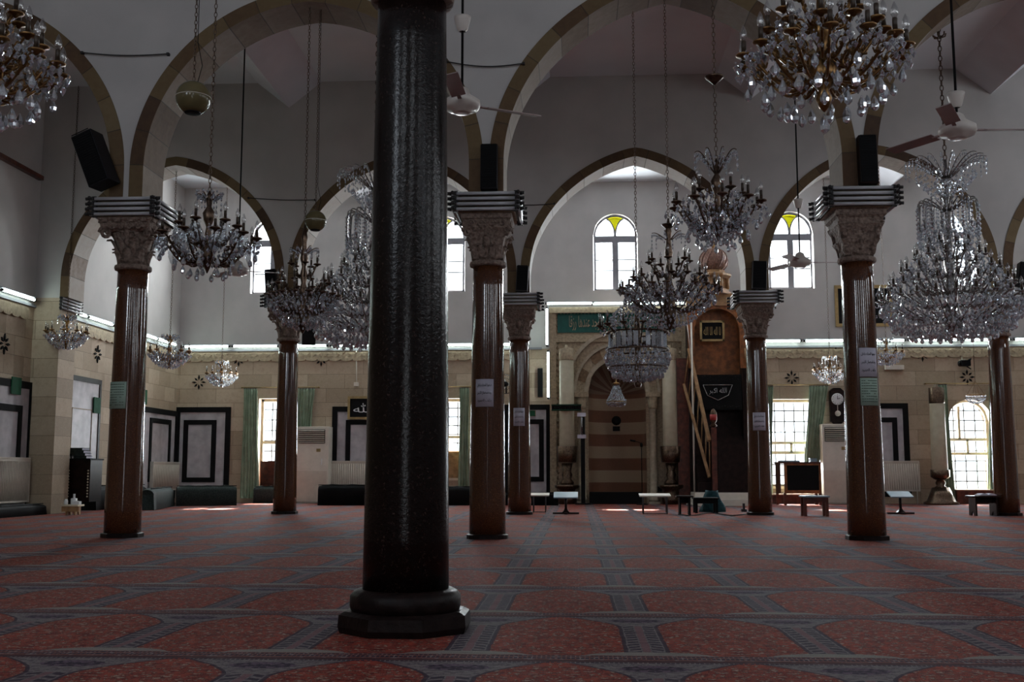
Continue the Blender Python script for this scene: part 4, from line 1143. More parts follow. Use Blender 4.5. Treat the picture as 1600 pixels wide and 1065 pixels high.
# ------------------------------------------------------------------ writing
FORMS = {'ا': (0xFE8D, 2), 'ب': (0xFE8F, 4), 'ة': (0xFE93, 2), 'ت': (0xFE95, 4), 'ث': (0xFE99, 4), 'ج': (0xFE9D, 4), 'ح': (0xFEA1, 4), 'خ': (0xFEA5, 4), 'د': (0xFEA9, 2), 'ذ': (0xFEAB, 2), 'ر': (0xFEAD, 2),
         'ز': (0xFEAF, 2), 'س': (0xFEB1, 4), 'ش': (0xFEB5, 4), 'ص': (0xFEB9, 4), 'ض': (0xFEBD, 4), 'ط': (0xFEC1, 4), 'ظ': (0xFEC5, 4), 'ع': (0xFEC9, 4), 'غ': (0xFECD, 4), 'ف': (0xFED1, 4), 'ق': (0xFED5, 4),
         'ك': (0xFED9, 4), 'ل': (0xFEDD, 4), 'م': (0xFEE1, 4), 'ن': (0xFEE5, 4), 'ه': (0xFEE9, 4), 'و': (0xFEED, 2), 'ى': (0xFEEF, 2), 'ي': (0xFEF1, 4)}
def shape(s):
    out = []
    for i, ch in enumerate(s):
        if ch not in FORMS: out.append(ch); continue
        base, n = FORMS[ch]; prev = i > 0 and s[i-1] in FORMS and FORMS[s[i-1]][1] == 4; nxt = n == 4 and i+1 < len(s) and s[i+1] in FORMS
        out.append(chr(base+(3 if prev and nxt else 1 if prev else 2 if nxt else 0)))
    return ''.join(reversed(out))
def lettering(body, width, height, mat, parent, loc, rot=(PI/2, 0, 0), depth=.002, name='lettering'):
    c = bpy.data.curves.new('t', 'FONT'); c.body = body; c.align_x = 'CENTER'; c.extrude = .01
    o = bpy.data.objects.new('t', c); COL.objects.link(o)
    bpy.context.view_layer.update(); me = bpy.data.meshes.new_from_object(o.evaluated_get(bpy.context.evaluated_depsgraph_get()))
    bpy.data.objects.remove(o)
    if not len(me.vertices): return None
    xs = [v.co.x for v in me.vertices]; ys = [v.co.y for v in me.vertices]
    w, h = max(xs)-min(xs), max(ys)-min(ys); mx_, my_ = (max(xs)+min(xs))/2, (max(ys)+min(ys))/2
    for v in me.vertices: v.co = ((v.co.x-mx_)/w*width, (v.co.y-my_)/h*height, v.co.z*depth/.01)
    me.materials.clear(); me.materials.append(MT[mat])
    q = bpy.data.objects.new(name, me); COL.objects.link(q); q.parent = parent; q.location = loc; q.rotation_euler = rot
    return q
SIGN = ['ضعوا الحذاء داخل', 'رجاء استعمال الكيس', 'خلف العمود']
def col_radius(z): return .214-.036*((z/ZT)**1.15)
def sheet(label, i, j, px0, px1, py0, py1, mat, lines, lined=False):
    """a sheet of paper taped round the front of a column"""
    Yc = B*j; r = .205; a, b = PY(px0, py0, Yc-r), PY(px1, py1, Yc-r); w = b.x-a.x; z1, z0 = a.z, b.z; zc = (z0+z1)/2; r = col_radius(z0)+.006
    xc = (a.x+b.x)/2-A*i; a0 = math.asin(max(-.95, min(.95, xc/r)))
    th = thing('paper_notice', label, 'paper notice', (A*i, Yc, 0))
    half = min(.9, w/2/r/max(.5, math.cos(a0))); vs = []; fs = []; N = 12
    for k in range(N+1):
        an = a0-half+2*half*k/N
        for rr in (r+.003, r):
            for z in (z0, z1): vs.append((rr*math.sin(an), -rr*math.cos(an), z))
    for k in range(N):
        q = 4*k; fs += [(q, q+4, q+5, q+1), (q+2, q+3, q+7, q+6), (q, q+2, q+6, q+4), (q+1, q+5, q+7, q+3)]
    fs += [(0, 1, 3, 2), (4*N, 4*N+2, 4*N+3, 4*N+1)]
    mb = MB(); mb.add(vs, fs, 0, True); mb.build('sheet', mat, th)
    H = z1-z0; rr = r+.005
    for k, t in enumerate(lines):
        z = z1-H*(.22+.28*k); wd = 2*half*r*.8
        o = lettering(shape(t), wd, H*.13, 'ink', th, (0, 0, 0), (0, 0, 0))
        if o:
            for v in o.data.vertices:
                an = a0+v.co.x/rr; rad_ = rr+v.co.z*.5; v.co = (rad_*math.sin(an), -rad_*math.cos(an), z+v.co.y)
    if lined:
        mb = MB()
        for k in range(9):
            z = z1-H*(.1+.095*k)
            for q in range(8):
                if random.random() < .15: continue
                a1 = a0-half*.85+half*1.7*q/8; a2 = a1+half*1.7/8*.8
                p = [(rr*math.sin(t), -rr*math.cos(t), z) for t in (a1, (a1+a2)/2, a2)]
                mb.tube(p, .0028, 4)
        tag(mb.build('printed_lines', 'ink', th), kind='stuff')
sheet('pale green printed sheet on the leftmost column', 0, 1, 165, 195, 596, 638, 'paper_green', [], True)
sheet('white sheet with three Arabic lines on the near middle column', 1, 1, 742, 771, 592, 635, 'paper', SIGN)
sheet('white sheet with Arabic lines on the right column, upper of two', 2, 1, 1342, 1374, 543, 588, 'paper', SIGN)
sheet('green printed sheet below the white one on the right column', 2, 1, 1344, 1376, 590, 633, 'paper_green', [], True)
sheet('small white sheet on the far column left of the mihrab', 1, 2, 802, 820, 637, 665, 'paper', SIGN)
sheet('small white sheet on the far column right of the minbar', 2, 2, 1176, 1197, 644, 672, 'paper', SIGN)

# green felt banners
def banner(label, px0, px1, py0, py1, Y=None, left=False):
    if left: a, b = PX(px0, py0, XL+.06), PX(px1, py1, XL+.06); mb = MB(); mb.rng(XL+.05, XL+.07, a.y, b.y, b.z, a.z)
    else: a, b = PY(px0, py0, Y), PY(px1, py1, Y); mb = MB(); mb.rng(a.x, b.x, Y-.01, Y+.01, b.z, a.z)
    tag(mb.build('green_banner', 'green'), label, 'banner')
banner('small dark green banner over the panel at the left picture edge', 19, 32, 588, 617, left=True)
banner('small green banner left of the first column', 147, 156, 620, 646, left=True)
banner('small green banner under the wall fan on the left wall', 223, 229, 608, 632, left=True)
banner('small green banner on the right candle by the minbar', 1042, 1056, 628, 652, Y=21.08)

# ------------------------------------------------------------------ mihrab
YM = 21.6
mz = lambda py: PY(965, py, YM).z
mi_ = thing('mihrab', 'tall carved stone mihrab niche with red and buff stripes', 'mihrab', ((NX0+NX1)/2, YM, 0)); MX = (NX0+NX1)/2
zt = mz(480); mb = MB()
strip_wall(mb, mx0-MX, mx1-MX, 0, zt, 0, YB-YM-.002, [rounded(NX0-MX, NX1-MX, 0, NZS, k=1.12)])
mb.build('stone_surround', 'stone', mi_)
r = (NX1-NX0)/2; vs = []; fs = []; NA, NZ = 24, 14; yy = lambda a: .02+1.05*r*math.sin(a)
zz = [NZS*k/4 for k in range(5)]
for z in zz:
    for k in range(NA+1): a = PI*k/NA; vs.append((-r*math.cos(a), yy(a), z))
for j in range(1, NZ+1):
    t = PI/2*j/NZ
    for k in range(NA+1):
        a = PI*k/NA; vs.append((-r*math.cos(a)*math.cos(t), yy(a)*math.cos(t)+.02*(1-math.cos(t)), NZS+r*1.12*math.sin(t)))
for j in range(4+NZ):
    for k in range(NA): q = j*(NA+1)+k; fs.append((q, q+1, q+NA+2, q+NA+1))
mb = MB(); mb.add(vs, fs, 0, True); mb.build('niche', 'niche', mi_)
# moulded arch bands around the opening
def arc_band(mb, r0, r1, k, y0, y1, zc, n=32, a0=0, a1=PI):
    vs = []; fs = []
    for i in range(n+1):
        a = a0+(a1-a0)*i/n
        for rr in (r0, r1):
            for y in (y0, y1): vs.append((rr*math.cos(a), y, zc+rr*k*math.sin(a)))
    for i in range(n): b = 4*i; fs += [(b, b+4, b+6, b+2), (b+1, b+3, b+7, b+5), (b, b+1, b+5, b+4), (b+2, b+6, b+7, b+3)]
    fs += [(0, 2, 3, 1), (4*n, 4*n+1, 4*n+3, 4*n+2)]; mb.add(vs, fs)
mb = MB(); arc_band(mb, r, r+.10, 1.12, -.05, 0, NZS); mb.build('inner_arch_moulding', 'stone_light', mi_)
mb = MB(); arc_band(mb, r+.30, r+.36, 1.15, -.07, 0, NZS); arc_band(mb, r+.52, r+.60, 1.18, -.09, 0, NZS); mb.build('outer_arch_moulding', 'stone_light', mi_)
for i in range(1, 11, 2):
    mb = MB(); arc_band(mb, r+.10, r+.30, 1.13, -.02, 0, NZS, 4, PI*i/11, PI*(i+1)/11); mb.build('dark_arch_stone', 'stone_dark', mi_)
c0 = None
for s in (-1, 1):
    x = s*(r+.16)
    mb = MB(); mb.lathe([(.13, .05), (.13, .12), (.09, .18), (.085, NZS-.45), (.11, NZS-.42)], 14, (x, -.12, 0)); mb.build('colonnette', 'stone_light', mi_)
    mb = MB(); mb.rng(x-.13, x+.13, -.25, 0, 0, .06); mb.build('colonnette_base', 'stone_light', mi_)
    mb = MB(); mb.lathe([(.09, NZS-.42), (.12, NZS-.36), (.10, NZS-.33), (.15, NZS-.12)], 12, (x, -.12, 0)); mb.rng(x-.17, x+.17, -.28, 0, NZS-.12, NZS); mb.build('colonnette_capital', 'stone', mi_)
# projecting frame with its carved ribbon
mb = MB(); w0, w1 = mx0-MX, mx1-MX
mb.rng(w0, w0+.16, -.06, 0, 0, zt); mb.rng(w1-.16, w1, -.06, 0, 0, zt); mb.rng(w0, w1, -.10, 0, zt-.14, zt); mb.rng(w0+.16, w1-.16, -.05, 0, mz(534), mz(523))
mb.rng(w0+.34, w0+.40, -.05, 0, 0, mz(536)); mb.rng(w1-.40, w1-.34, -.05, 0, 0, mz(536))
k = 0
while k*.14 < zt-.3:
    for s in (w0+.2, w1-.2): mb.octa((s, -.0, .2+k*.14), .04, .06)
    k += 1
mb.build('carved_frame', 'stone', mi_)
gb = MB(); gz1, gz0 = mz(490), mz(519); gx0 = PY(871, 500, YM).x-MX; gx1 = -gx0
gb.rng(gx0, gx1, -.03, 0, gz0, gz1)
n = 34
for k in range(n): c = gx0+(gx1-gx0)*(k+.5)/n; gb.octa((c, -.02, gz1), .035, .035)
gb = gb.build('green_inscription_band', 'green_band', mi_)
lettering(shape('كلما دخل عليها زكريا المحراب وجد عندها رزقا'), (gx1-gx0)*.80, (gz1-gz0)*.80, 'stone', gb, (0, -.04, (gz0+gz1)/2), depth=.012, name='inscription')
# black plinth in front of the niche
mb = MB(); a, b = PY(921, 768, 21.4), PY(1003, 785, 21.4); mb.rng(a.x, b.x, 21.22, 21.50, 0, a.z); mb.rng(a.x-.05, b.x+.05, 21.20, 21.24, 0, .03)
tag(mb.build('low_black_bench', 'black', bevel=.01), 'low black padded bench across the foot of the mihrab', 'bench')
# small black lamp plate on the niche wall
q = PY(963, 657, 22.1); mb = MB(); mb.lathe([(.02, -.02), (.10, -.01), (.12, .02), (.04, .03)], 12, M=Matrix.Translation(q) @ Matrix.Rotation(PI/2, 4, 'X')); mb.rng(q.x-.09, q.x+.09, q.y-.03, q.y+.03, q.z-.26, q.z-.14)
tag(mb.build('wall_ornament', 'black'), 'small black round ornament under the bell lamp in the mihrab', 'ornament')

# giant candles beside the mihrab and by the arched window
def candlestick(label, px, Y, py_top, py_cap, py_c0, py_sock, py_base, bell=False, r=.185):
    q = PY(px, 700, Y); Z = lambda p: PY(px, p, Y).z
    th = thing('giant_candlestick', label, 'candlestick', (q.x, Y, 0))
    mb = MB(); mb.lathe([(r*.98, Z(py_c0)), (r, Z(py_c0)+.02), (r*.93, Z(py_cap))], 22); mb.build('candle', 'wax', th)
    mb = MB(); mb.lathe([(r*.95, Z(py_cap)), (r*.97, Z(py_cap)+.02), (r*.97, Z(py_top)), (r*.3, Z(py_top)+.03), (.03, Z(py_top)+.10)], 22); mb.build('candle_cap', 'stone' if not bell else 'bronze', th)
    zs, zb = Z(py_sock), Z(py_base); zc = Z(py_c0)
    if bell:
        mb = MB(); mb.lathe([(.40, 0), (.41, .04), (.33, .08), (.27, .22), (.20, .40), (.19, zb)], 26); mb.build('bell_base', 'bronze', th)
        mb = MB(); mb.lathe([(.19, zb-.01), (.09, zb+.05), (.12, zb+.12), (.08, zb+.2), (.12, zs-.02)], 20); mb.build('stem', 'bronze', th)
        mb = MB(); mb.lathe([(.12, zs-.02), (.22, zs+.05), (.22, zc+.02), (.2, zc+.02)], 22); mb.build('socket', 'bronze', th)
    else:
        mb = MB(); mb.lathe([(.24, 0), (.24, .2), (.20, .22), (.20, zb-.12), (.30, zb-.06), (.30, zb)], 22); mb.build('drum_base', 'bronze', th)
        mb = MB(); mb.lathe([(.16, zb), (.17, zb+.06), (.10, zb+.14), (.13, zb+.24), (.09, zb+.32), (.14, zs-.02)], 20); mb.build('stem', 'bronze', th)
        mb = MB(); mb.lathe([(.22, zs), (.23, zs+.01), (.26, zc+.04), (.24, zc+.05)], 22); mb.build('socket', 'bronze', th)
candlestick('giant cream candle on a bronze stick left of the mihrab', 886, 21.2, 545, 563, 700, 722, 757)
candlestick('giant cream candle on a bronze stick between mihrab and minbar', 1048, 21.2, 545, 563, 700, 722, 757)
candlestick('giant candle on a bell-shaped bronze base left of the arched window', 1467, 21.3, 606, 630, 735, 748, 762, True)

# ------------------------------------------------------------------ minbar
YP = 21.0
pz = lambda py: PY(1120, py, YP).z
px_ = lambda p, py=650: PY(p, py, YP).x
m0, m1 = px_(1077), px_(1168); MC = (m0+m1)/2; hw = (m1-m0)/2
mn = thing('minbar', 'tall dark wooden minbar pulpit with a carved onion dome and handrail', 'minbar', (MC, YP, 0))
mb = MB(); mb.rng(-hw+.08, hw, .45, .60, 0.15, pz(600)); mb.rng(-hw, -hw+.10, 0, .6, .15, pz(500)); mb.rng(hw-.10, hw, 0, .6, .15, pz(500))
mb.build('side_wall', 'wood_black', mn)
mb = MB(); H0, H1 = pz(560), pz(493)
strip_wall(mb, -hw, hw, pz(575), pz(478), -.02, .10, [rounded(-hw+.16, hw-.14, pz(575), pz(515), k=.95)])
mb.build('canopy_arch', 'wood_orange', mn)
mb = MB(); mb.rng(-hw+.1, hw-.1, .40, .46, pz(600), pz(480)); mb.build('back_board', 'wood_orange', mn)
mb = MB(); mb.rng(-hw-.03, hw+.03, -.08, .62, pz(478), pz(470)); mb.rng(-hw+.1, hw-.1, .05, .5, pz(470), pz(458)); mb.build('cornice', 'wood_tan', mn)
mb = MB(); n = 8; r_ = .37
mb.lathe([(.42, pz(458)), (.42, pz(455)), (r_, pz(454)), (r_, pz(450))], 8, (0, .28, 0), smooth=False)
for k in range(8):
    a = 2*PI*k/8+PI/8; mb.lathe([(.045, pz(450)), (.04, pz(434))], 8, (r_*.93*math.cos(a), .28+r_*.93*math.sin(a), 0))
mb.lathe([(.30, pz(450)), (.30, pz(434))], 8, (0, .28, 0), smooth=False)
mb.lathe([(r_, pz(434)), (.44, pz(430)), (.44, pz(427)), (.30, pz(424)), (.26, pz(420))], 8, (0, .28, 0), smooth=False)
mb.build('lantern_drum', 'wood_tan', mn)
zb_, ztp = pz(424), pz(384); R_ = (ztp-zb_)/2*1.02; mb = MB(); prof = []
for k in range(17):
    t = k/16; a = -PI/2*.86+t*(PI*.93); prof.append((R_*1.06*math.cos(a) if t < .97 else .02, zb_+R_*.95+R_*math.sin(a)))
mb.lathe(prof, 24, (0, .28, 0)); mb.build('onion_dome', 'carved_wood_ball', mn)
mb = MB()
for k in range(12):
    a = 2*PI*k/12
    pts = [(1.02*R_*1.06*math.cos(b)*math.cos(a+b*.35), .28+1.02*R_*1.06*math.cos(b)*math.sin(a+b*.35), zb_+R_*.95+R_*math.sin(b)*1.01) for b in [-1.2+2.3*i/9 for i in range(10)]]
    mb.tube(pts, .016, 5)
mb.build('dome_tracery', 'carved_wood_ball', mn)
mb = MB(); mb.lathe([(.05, ztp-.05), (.03, ztp+.02), (.06, ztp+.08), (.01, ztp+.22)], 10, (0, .28, 0)); mb.build('finial', 'brass', mn)
# framed inscription, black embroidered cloth
a, b = PY(1093, 501, YP-.05), PY(1132, 533, YP-.05); mb = MB(); w_ = b.x-a.x; c_ = (a.x+b.x)/2-MC
for (u0, u1, v0, v1) in ((-w_/2, w_/2, a.z-.05, a.z), (-w_/2, w_/2, b.z, b.z+.05), (-w_/2, -w_/2+.05, b.z, a.z), (w_/2-.05, w_/2, b.z, a.z)): mb.rng(c_+u0, c_+u1, -.10, -.05, v0, v1)
fr_ = mb.build('picture_frame', 'gilt', mn); mb = MB(); mb.rng(c_-w_/2+.04, c_+w_/2-.04, -.075, -.055, b.z+.04, a.z-.04); mb.build('picture', 'black', fr_)
lettering(shape('لا اله الا الله'), w_*.7, (a.z-b.z)*.4, 'gilt', fr_, (c_, -.08, (a.z+b.z)/2), depth=.004, name='inscription')
mb = MB(); z1_, z0_ = pz(585), pz(640); vs = []
mb.rng(-hw+.12, hw-.12, .0, .02, z0_, z1_)
cl = mb.build('black_cloth', 'black', mn)
mb = MB()
for z in (z1_-.03, z1_-.12, z0_+.08): 
    for k in range(16): mb.octa((-hw+.2+(2*hw-.4)*k/15, -.0, z+.02*math.sin(k*2.1)), .022, .016)
mb.tube([(-.35, -.005, z1_-.25), (-.25, -.005, z1_-.5), (0, -.005, z1_-.62), (.25, -.005, z1_-.5), (.35, -.005, z1_-.25)], .012, 5); mb.tube([(-.35, -.005, z1_-.25), (.35, -.005, z1_-.25)], .012, 5)
mb.build('embroidery', 'silver', cl)
lettering(shape('الله اكبر'), .42, .16, 'silver', cl, (0, -.01, z1_-.40), depth=.004, name='embroidered_writing')
# stairs and rails come forward
mb = MB(); mb.rng(-hw-.02, hw, -1.2, .45, 0, .14); mb.rng(-hw+.0, hw, -.9, .45, .14, .30); mb.build('white_step', 'white_metal', mn)
mb = MB()
for k in range(7): mb.rng(-hw+.12, hw-.06, -.7+k*.17, .45, .30+k*.22, .52+k*.22)
mb.build('stair', 'wood_black', mn)
def plank(mb, p, q, w, h): 
    p, q = Vector(p), Vector(q); d = (q-p); L = d.length; x = d.normalized(); y = Vector((1, 0, 0)) if abs(x.x) < .5 else Vector((0, 1, 0)); z = x.cross(y).normalized(); y = z.cross(x)
    vs = [p+y*i*w+z*j*h for i, j in ((-1, -1), (1, -1), (1, 1), (-1, 1))]+[q+y*i*w+z*j*h for i, j in ((-1, -1), (1, -1), (1, 1), (-1, 1))]
    mb.add(vs, [(3, 2, 1, 0), (4, 5, 6, 7), (0, 1, 5, 4), (1, 2, 6, 5), (2, 3, 7, 6), (3, 0, 4, 7)])
gx = px_(1108, 680)-MC
mb = MB(); plank(mb, (-hw+.02, .0, pz(545)), (gx-.10, -.85, pz(690)), .04, .05); plank(mb, (-hw-.12, .0, pz(600)), (gx-.12, -.85, pz(745)), .03, .04)
for k in range(7):
    t = k/6; mb.tube([(-hw+.02+(gx-.12+hw)*t, -.85*t, pz(548+142*t)), (-hw-.1+(gx+hw)*t, -.85*t, pz(600+145*t))], .015, 5)
mb.build('left_handrail', 'wood_tan', mn)
mb = MB(); plank(mb, (hw-.02, .0, pz(545)), (hw+.06, -.85, pz(640)), .03, .04); plank(mb, (hw+.06, -.85, pz(640)), (hw+.1, -.9, .3), .03, .04); mb.build('right_handrail', 'wood_tan', mn)
mb = MB(); mb.rng(gx-.06, gx+.06, -.95, -.83, .3, pz(670)); mb.build('newel_post', 'wood_red', mn)
mb = MB(); z = pz(670); mb.lathe([(.03, z), (.09, z+.04), (.04, z+.1), (.075, z+.14), (.08, z+.34), (.05, z+.40), (.01, z+.44)], 10, (gx, -.89, 0)); l_ = mb.build('lantern', 'bronze', mn)
mb = MB(); mb.lathe([(.083, z+.17), (.086, z+.30)], 10, (gx, -.89, 0)); mb.build('red_glass', 'red_plastic', l_)
mb = MB(); mb.rng(gx+.08, hw-.06, -.90, -.86, .3, pz(690))
mb.build('gate', 'wood_black', mn); 
# rug and things on its left
mb = MB(); a, b = PY(1057, 600, 21.2), PY(1078, 600, 21.2)
mb.rng(a.x, b.x, 21.1, 21.3, 0, PY(1060, 560, 21.2).z); mb.build('wood_pier', 'wood_red', None)
o = bpy.data.objects['wood_pier']; tag(o, 'narrow dark red upright board left of the minbar', 'board')
mb = MB(); q = PY(1082, 600, 20.7); mb.tube([(q.x, 20.7, 0), (q.x, 20.7, PY(1082, 500, 20.7).z)], .022, 8); mb.tube([(q.x-.02, 20.7, PY(1082, 560, 20.7).z), (q.x-.12, 20.72, PY(1082, 490, 20.7).z)], .012, 6); mb.lathe([(.2, 0), (.2, .03), (.05, .06)], 14, (q.x, 20.7, 0))
tag(mb.build('flag_pole', 'white_metal'), 'slim pale pole standing beside the left side of the minbar', 'pole')

# ------------------------------------------------------------------ clock, pictures, speakers and small wall things
a, b = PY(1296, 607, YB-.1), PY(1320, 661, YB-.1); h = (b.x-a.x)/2
th = thing('wall_clock', 'dark wooden pendulum wall clock above the right air conditioner', 'clock', ((a.x+b.x)/2, YB, 0))
mb = MB(); mb.rng(-h, h, -.14, 0, b.z+.04, a.z-.06); mb.prism([(-h, a.z-.06), (h, a.z-.06), (h*.5, a.z+.02), (-h*.5, a.z+.02)], -.14, 0); mb.prism([(-h*.8, b.z+.04), (h*.8, b.z+.04), (h*.4, b.z-.04), (-h*.4, b.z-.04)], -.12, 0)
mb.build('case', 'wood_black', th, bevel=.008)
zc = a.z-.26; mb = MB(); Mx = Matrix.Translation((0, -.145, zc)) @ Matrix.Rotation(PI/2, 4, 'X'); mb.lathe([(.145, 0), (.145, .012), (.13, .016)], 24, M=Mx); d_ = mb.build('dial', 'white', th)
mb = MB(); mb.box((.0, -.165, zc+.04), (.012, .004, .09)); mb.box((.035, -.165, zc+.01), (.07, .004, .012), R=Matrix.Rotation(-.3, 3, 'Y'))
for k in range(12): mb.box((.115*math.sin(k*PI/6), -.163, zc+.115*math.cos(k*PI/6)), (.01, .004, .02), R=Matrix.Rotation(k*PI/6, 3, 'Y'))
mb.build('hand', 'ink', d_)
mb = MB(); zc2 = b.z+.24; Mx = Matrix.Translation((0, -.145, zc2)) @ Matrix.Rotation(PI/2, 4, 'X'); mb.lathe([(.07, 0), (.07, .012)], 18, M=Mx); mb.rng(-.006, .006, -.15, -.143, zc2, zc-.15); mb.build('pendulum', 'white_metal', th)
def picture(label, p0, p1, Y, frame='gilt', body=None, w=.07, tx='white', hh=.5):
    a, b = PY(*p0, Y), PY(*p1, Y); h = (b.x-a.x)/2; th = thing('framed_calligraphy', label, 'picture', ((a.x+b.x)/2, Y, 0)); mb = MB()
    for u0, u1, v0, v1 in ((-h, h, a.z-w, a.z), (-h, h, b.z, b.z+w), (-h, -h+w, b.z+w, a.z-w), (h-w, h, b.z+w, a.z-w)): mb.rng(u0, u1, -.05, 0, v0, v1)
    mb.build('frame', frame, th); mb = MB(); mb.rng(-h+w*.5, h-w*.5, -.02, 0, b.z+w*.5, a.z-w*.5); mb.build('panel', 'black', th)
    if body:
        n = len(body)
        for k, t in enumerate(body):
            H = (a.z-b.z-2*w)/n; lettering(shape(t) if len(t) > 1 else t, (2*h-2*w)*.75, H*hh, tx, th, (0, -.025, a.z-w-H*(k+.5)), depth=.004, name='calligraphy')
picture('gilt-framed black calligraphy picture showing a white word, beside foreground column', (544, 619), (592, 655), YB-.06, 'gilt', ['\uFDF2'], .06)
picture('wide gilt-framed black calligraphy picture high on the wall behind right column', (1303, 446), (1396, 510), YB, 'gilt', ['بسم الله الرحمن الرحيم', 'وان المساجد لله', 'فلا تدعوا مع الله احدا'], .08, 'paper', .42)
def box_thing(name, label, cat, px0, px1, py0, py1, Y, d, mat, front=None, bevel=.006):
    a, b = PY(px0, py0, Y), PY(px1, py1, Y); th = thing(name, label, cat, ((a.x+b.x)/2, Y, (a.z+b.z)/2)); h = (b.x-a.x)/2; v = (a.z-b.z)/2
    mb = MB(); mb.rng(-h, h, 0, d, -v, v); mb.build('housing', mat, th, bevel=bevel)
    if front: mb = MB(); mb.rng(-h*.85, h*.85, -.012, .0, -v*.93, v*.93); mb.build('front_grille', front, th)
    return th
def speaker(label, c, w, h, d, rot, mat='speaker', bar=True):
    th = thing('loudspeaker', label, 'speaker', c); th.rotation_euler = rot
    mb = MB(); mb.prism([(-w/2, 0), (w/2, 0), (w/2, h), (-w/2, h)], -d/2, d/2*.9); mb.build('cabinet', mat, th, bevel=.01)
    mb = MB(); mb.rng(-w*.44, w*.44, -d/2-.01, -d/2, h*.03, h*.97)
    for k in range(int(h/.03)): mb.rng(-w*.42, w*.42, -d/2-.014, -d/2-.01, h*.04+k*.03, h*.04+k*.03+.012)
    mb.build('front_grille', 'black', th)
    mb = MB(); mb.tube([(0, d/2, h*.2), (0, d/2+.06, .02), (0, d/2+.06, 0)], .015, 6); mb.build('bracket', 'iron', th)
    return th
q = PY(152, 299, B-.42); speaker('large black loudspeaker leaning on the leftmost capital', (q.x+.12, B-.48, SPRING+.12), .27, .66, .30, (.05, -.38, -.12))
q = PY(765, 297, B-.3); speaker('black column loudspeaker on the near middle capital', (q.x, B-.38, SPRING+.02), .20, .55, .12, (-.05, 0, .0))
q = PY(1354, 284, B-.3); speaker('dark column loudspeaker on the capital under the gold chandelier', (q.x, B-.38, SPRING+.02), .21, .58, .12, (-.05, 0, .0), 'wood_black')
q = PY(425, 456, 2*B-.4); speaker('black loudspeaker on the far capital beside the left upper window', (q.x, 2*B-.40, SPRING+.02), .20, .46, .18, (-.1, -.1, 0))
q = PY(815, 458, 2*B-.4); speaker('grey column loudspeaker on the far capital left of the mihrab', (q.x, 2*B-.39, SPRING+.02), .22, .48, .12, (-.04, .05, 0), 'speaker_grey')
q = PY(1186, 455, 2*B-.4); speaker('grey column loudspeaker on the far capital beside the minbar dome', (q.x, 2*B-.39, SPRING+.02), .26, .52, .12, (-.04, .05, 0), 'speaker_grey')
q = PY(1596, 425, 2*B-.4); speaker('black loudspeaker on the far capital at the right picture edge', (q.x, 2*B-.40, SPRING+.02), .22, .44, .18, (-.1, .2, 0))
q = PY(482, 538, YB-.25); speaker('pair-like black wall speaker above the tube lamps behind the tiered chandelier', (q.x, YB-.25, q.z), .34, .5, .22, (.3, 0, .3))
a = PY(843.5, 597, YB); box_thing('slim_loudspeaker', 'slim tall black speaker on the wall left of the mihrab', 'speaker', 840, 848, 575, 620, YB-.08, .08, 'speaker', 'black')
box_thing('exit_light', 'small yellow exit light above the marble panel left of the mihrab', 'sign', 826, 837, 641, 650, YB-.1, .05, 'gilt', 'green')
box_thing('wall_box', 'small white box shelf on wall right of the right column', 'box', 1384, 1413, 570, 577, YB-.15, .15, 'white_metal')
box_thing('socket_box', 'small white socket box low on the wall right of mihrab', 'socket', 1026, 1035, 759, 768, YM-.06, .05, 'white', 'black')
# green glowing-letter strip left of the mihrab
a, b = PY(862, 632, 21.0), PY(908, 641, 21.0); th = thing('green_garland', 'dark green lettered strip hanging left of the mihrab', 'strip', ((a.x+b.x)/2, 21.0, (a.z+b.z)/2)); h = (b.x-a.x)/2
mb = MB(); mb.rng(-h, h, -.02, .02, -.08, .08); mb.build('board', 'black', th)
for z in (-.06, .06):
    mb = MB()
    for k in range(30): mb.octa((-h+2*h*k/29, -.025, z), .014, .014)
    mb.build('edge_beading', 'green', th); lettering(shape('الله محمد رسول الله'), h*1.7, .08, 'paper_green', th, (0, -.025, 0), depth=.004)
# post with two small signs
q = PY(911, 740, 20.9); th = thing('sign_post', 'black post with two small white plates, left of the mihrab', 'post', (q.x, 20.9, 0))
mb = MB(); mb.rng(-.05, .05, -.04, .04, 0, PY(911, 648, 20.9).z); mb.lathe([(.2, 0), (.2, .03)], 12); mb.build('post', 'black', th)
for py in (648, 682): mb = MB(); z = PY(908, py, 20.9).z; mb.rng(-.13, .08, -.06, -.04, z-.04, z+.05); mb.build('plate', 'paper', th)
mb = MB(); z0, z1 = PY(908, 680, 20.9).z, PY(908, 652, 20.9).z; mb.tube([(-.02, -.05, z0), (-.02, -.05, z1)], .03, 8); mb.build('glass_tube', 'bulb', th)
# microphone stand
q = PG(999, 786); th = thing('microphone_stand', 'black microphone stand in front of the mihrab', 'microphone stand', (q.x, 20.7, 0))
z = PY(998, 690, 20.7).z; MB().lathe([(.14, 0), (.14, .02), (.03, .04)], 16).build('base', 'black', th)
mb = MB(); mb.tube([(0, 0, .03), (0, 0, z-.08)], .011, 6); mb.lathe([(.03, z-.12), (.035, z-.05), (.02, z-.02)], 8); mb.build('pole', 'black', th)
mb = MB(); mb.tube([(0, 0, z-.04), (-.08, -.0, z+.0), (-.16, 0, z+.02)], .008, 5); mb.build('boom', 'black', th)
mb = MB(); mb.tube([(-.14, 0, z+.015), (-.27, 0, z+.04)], .022, 8); mb.build('microphone', 'black', th)
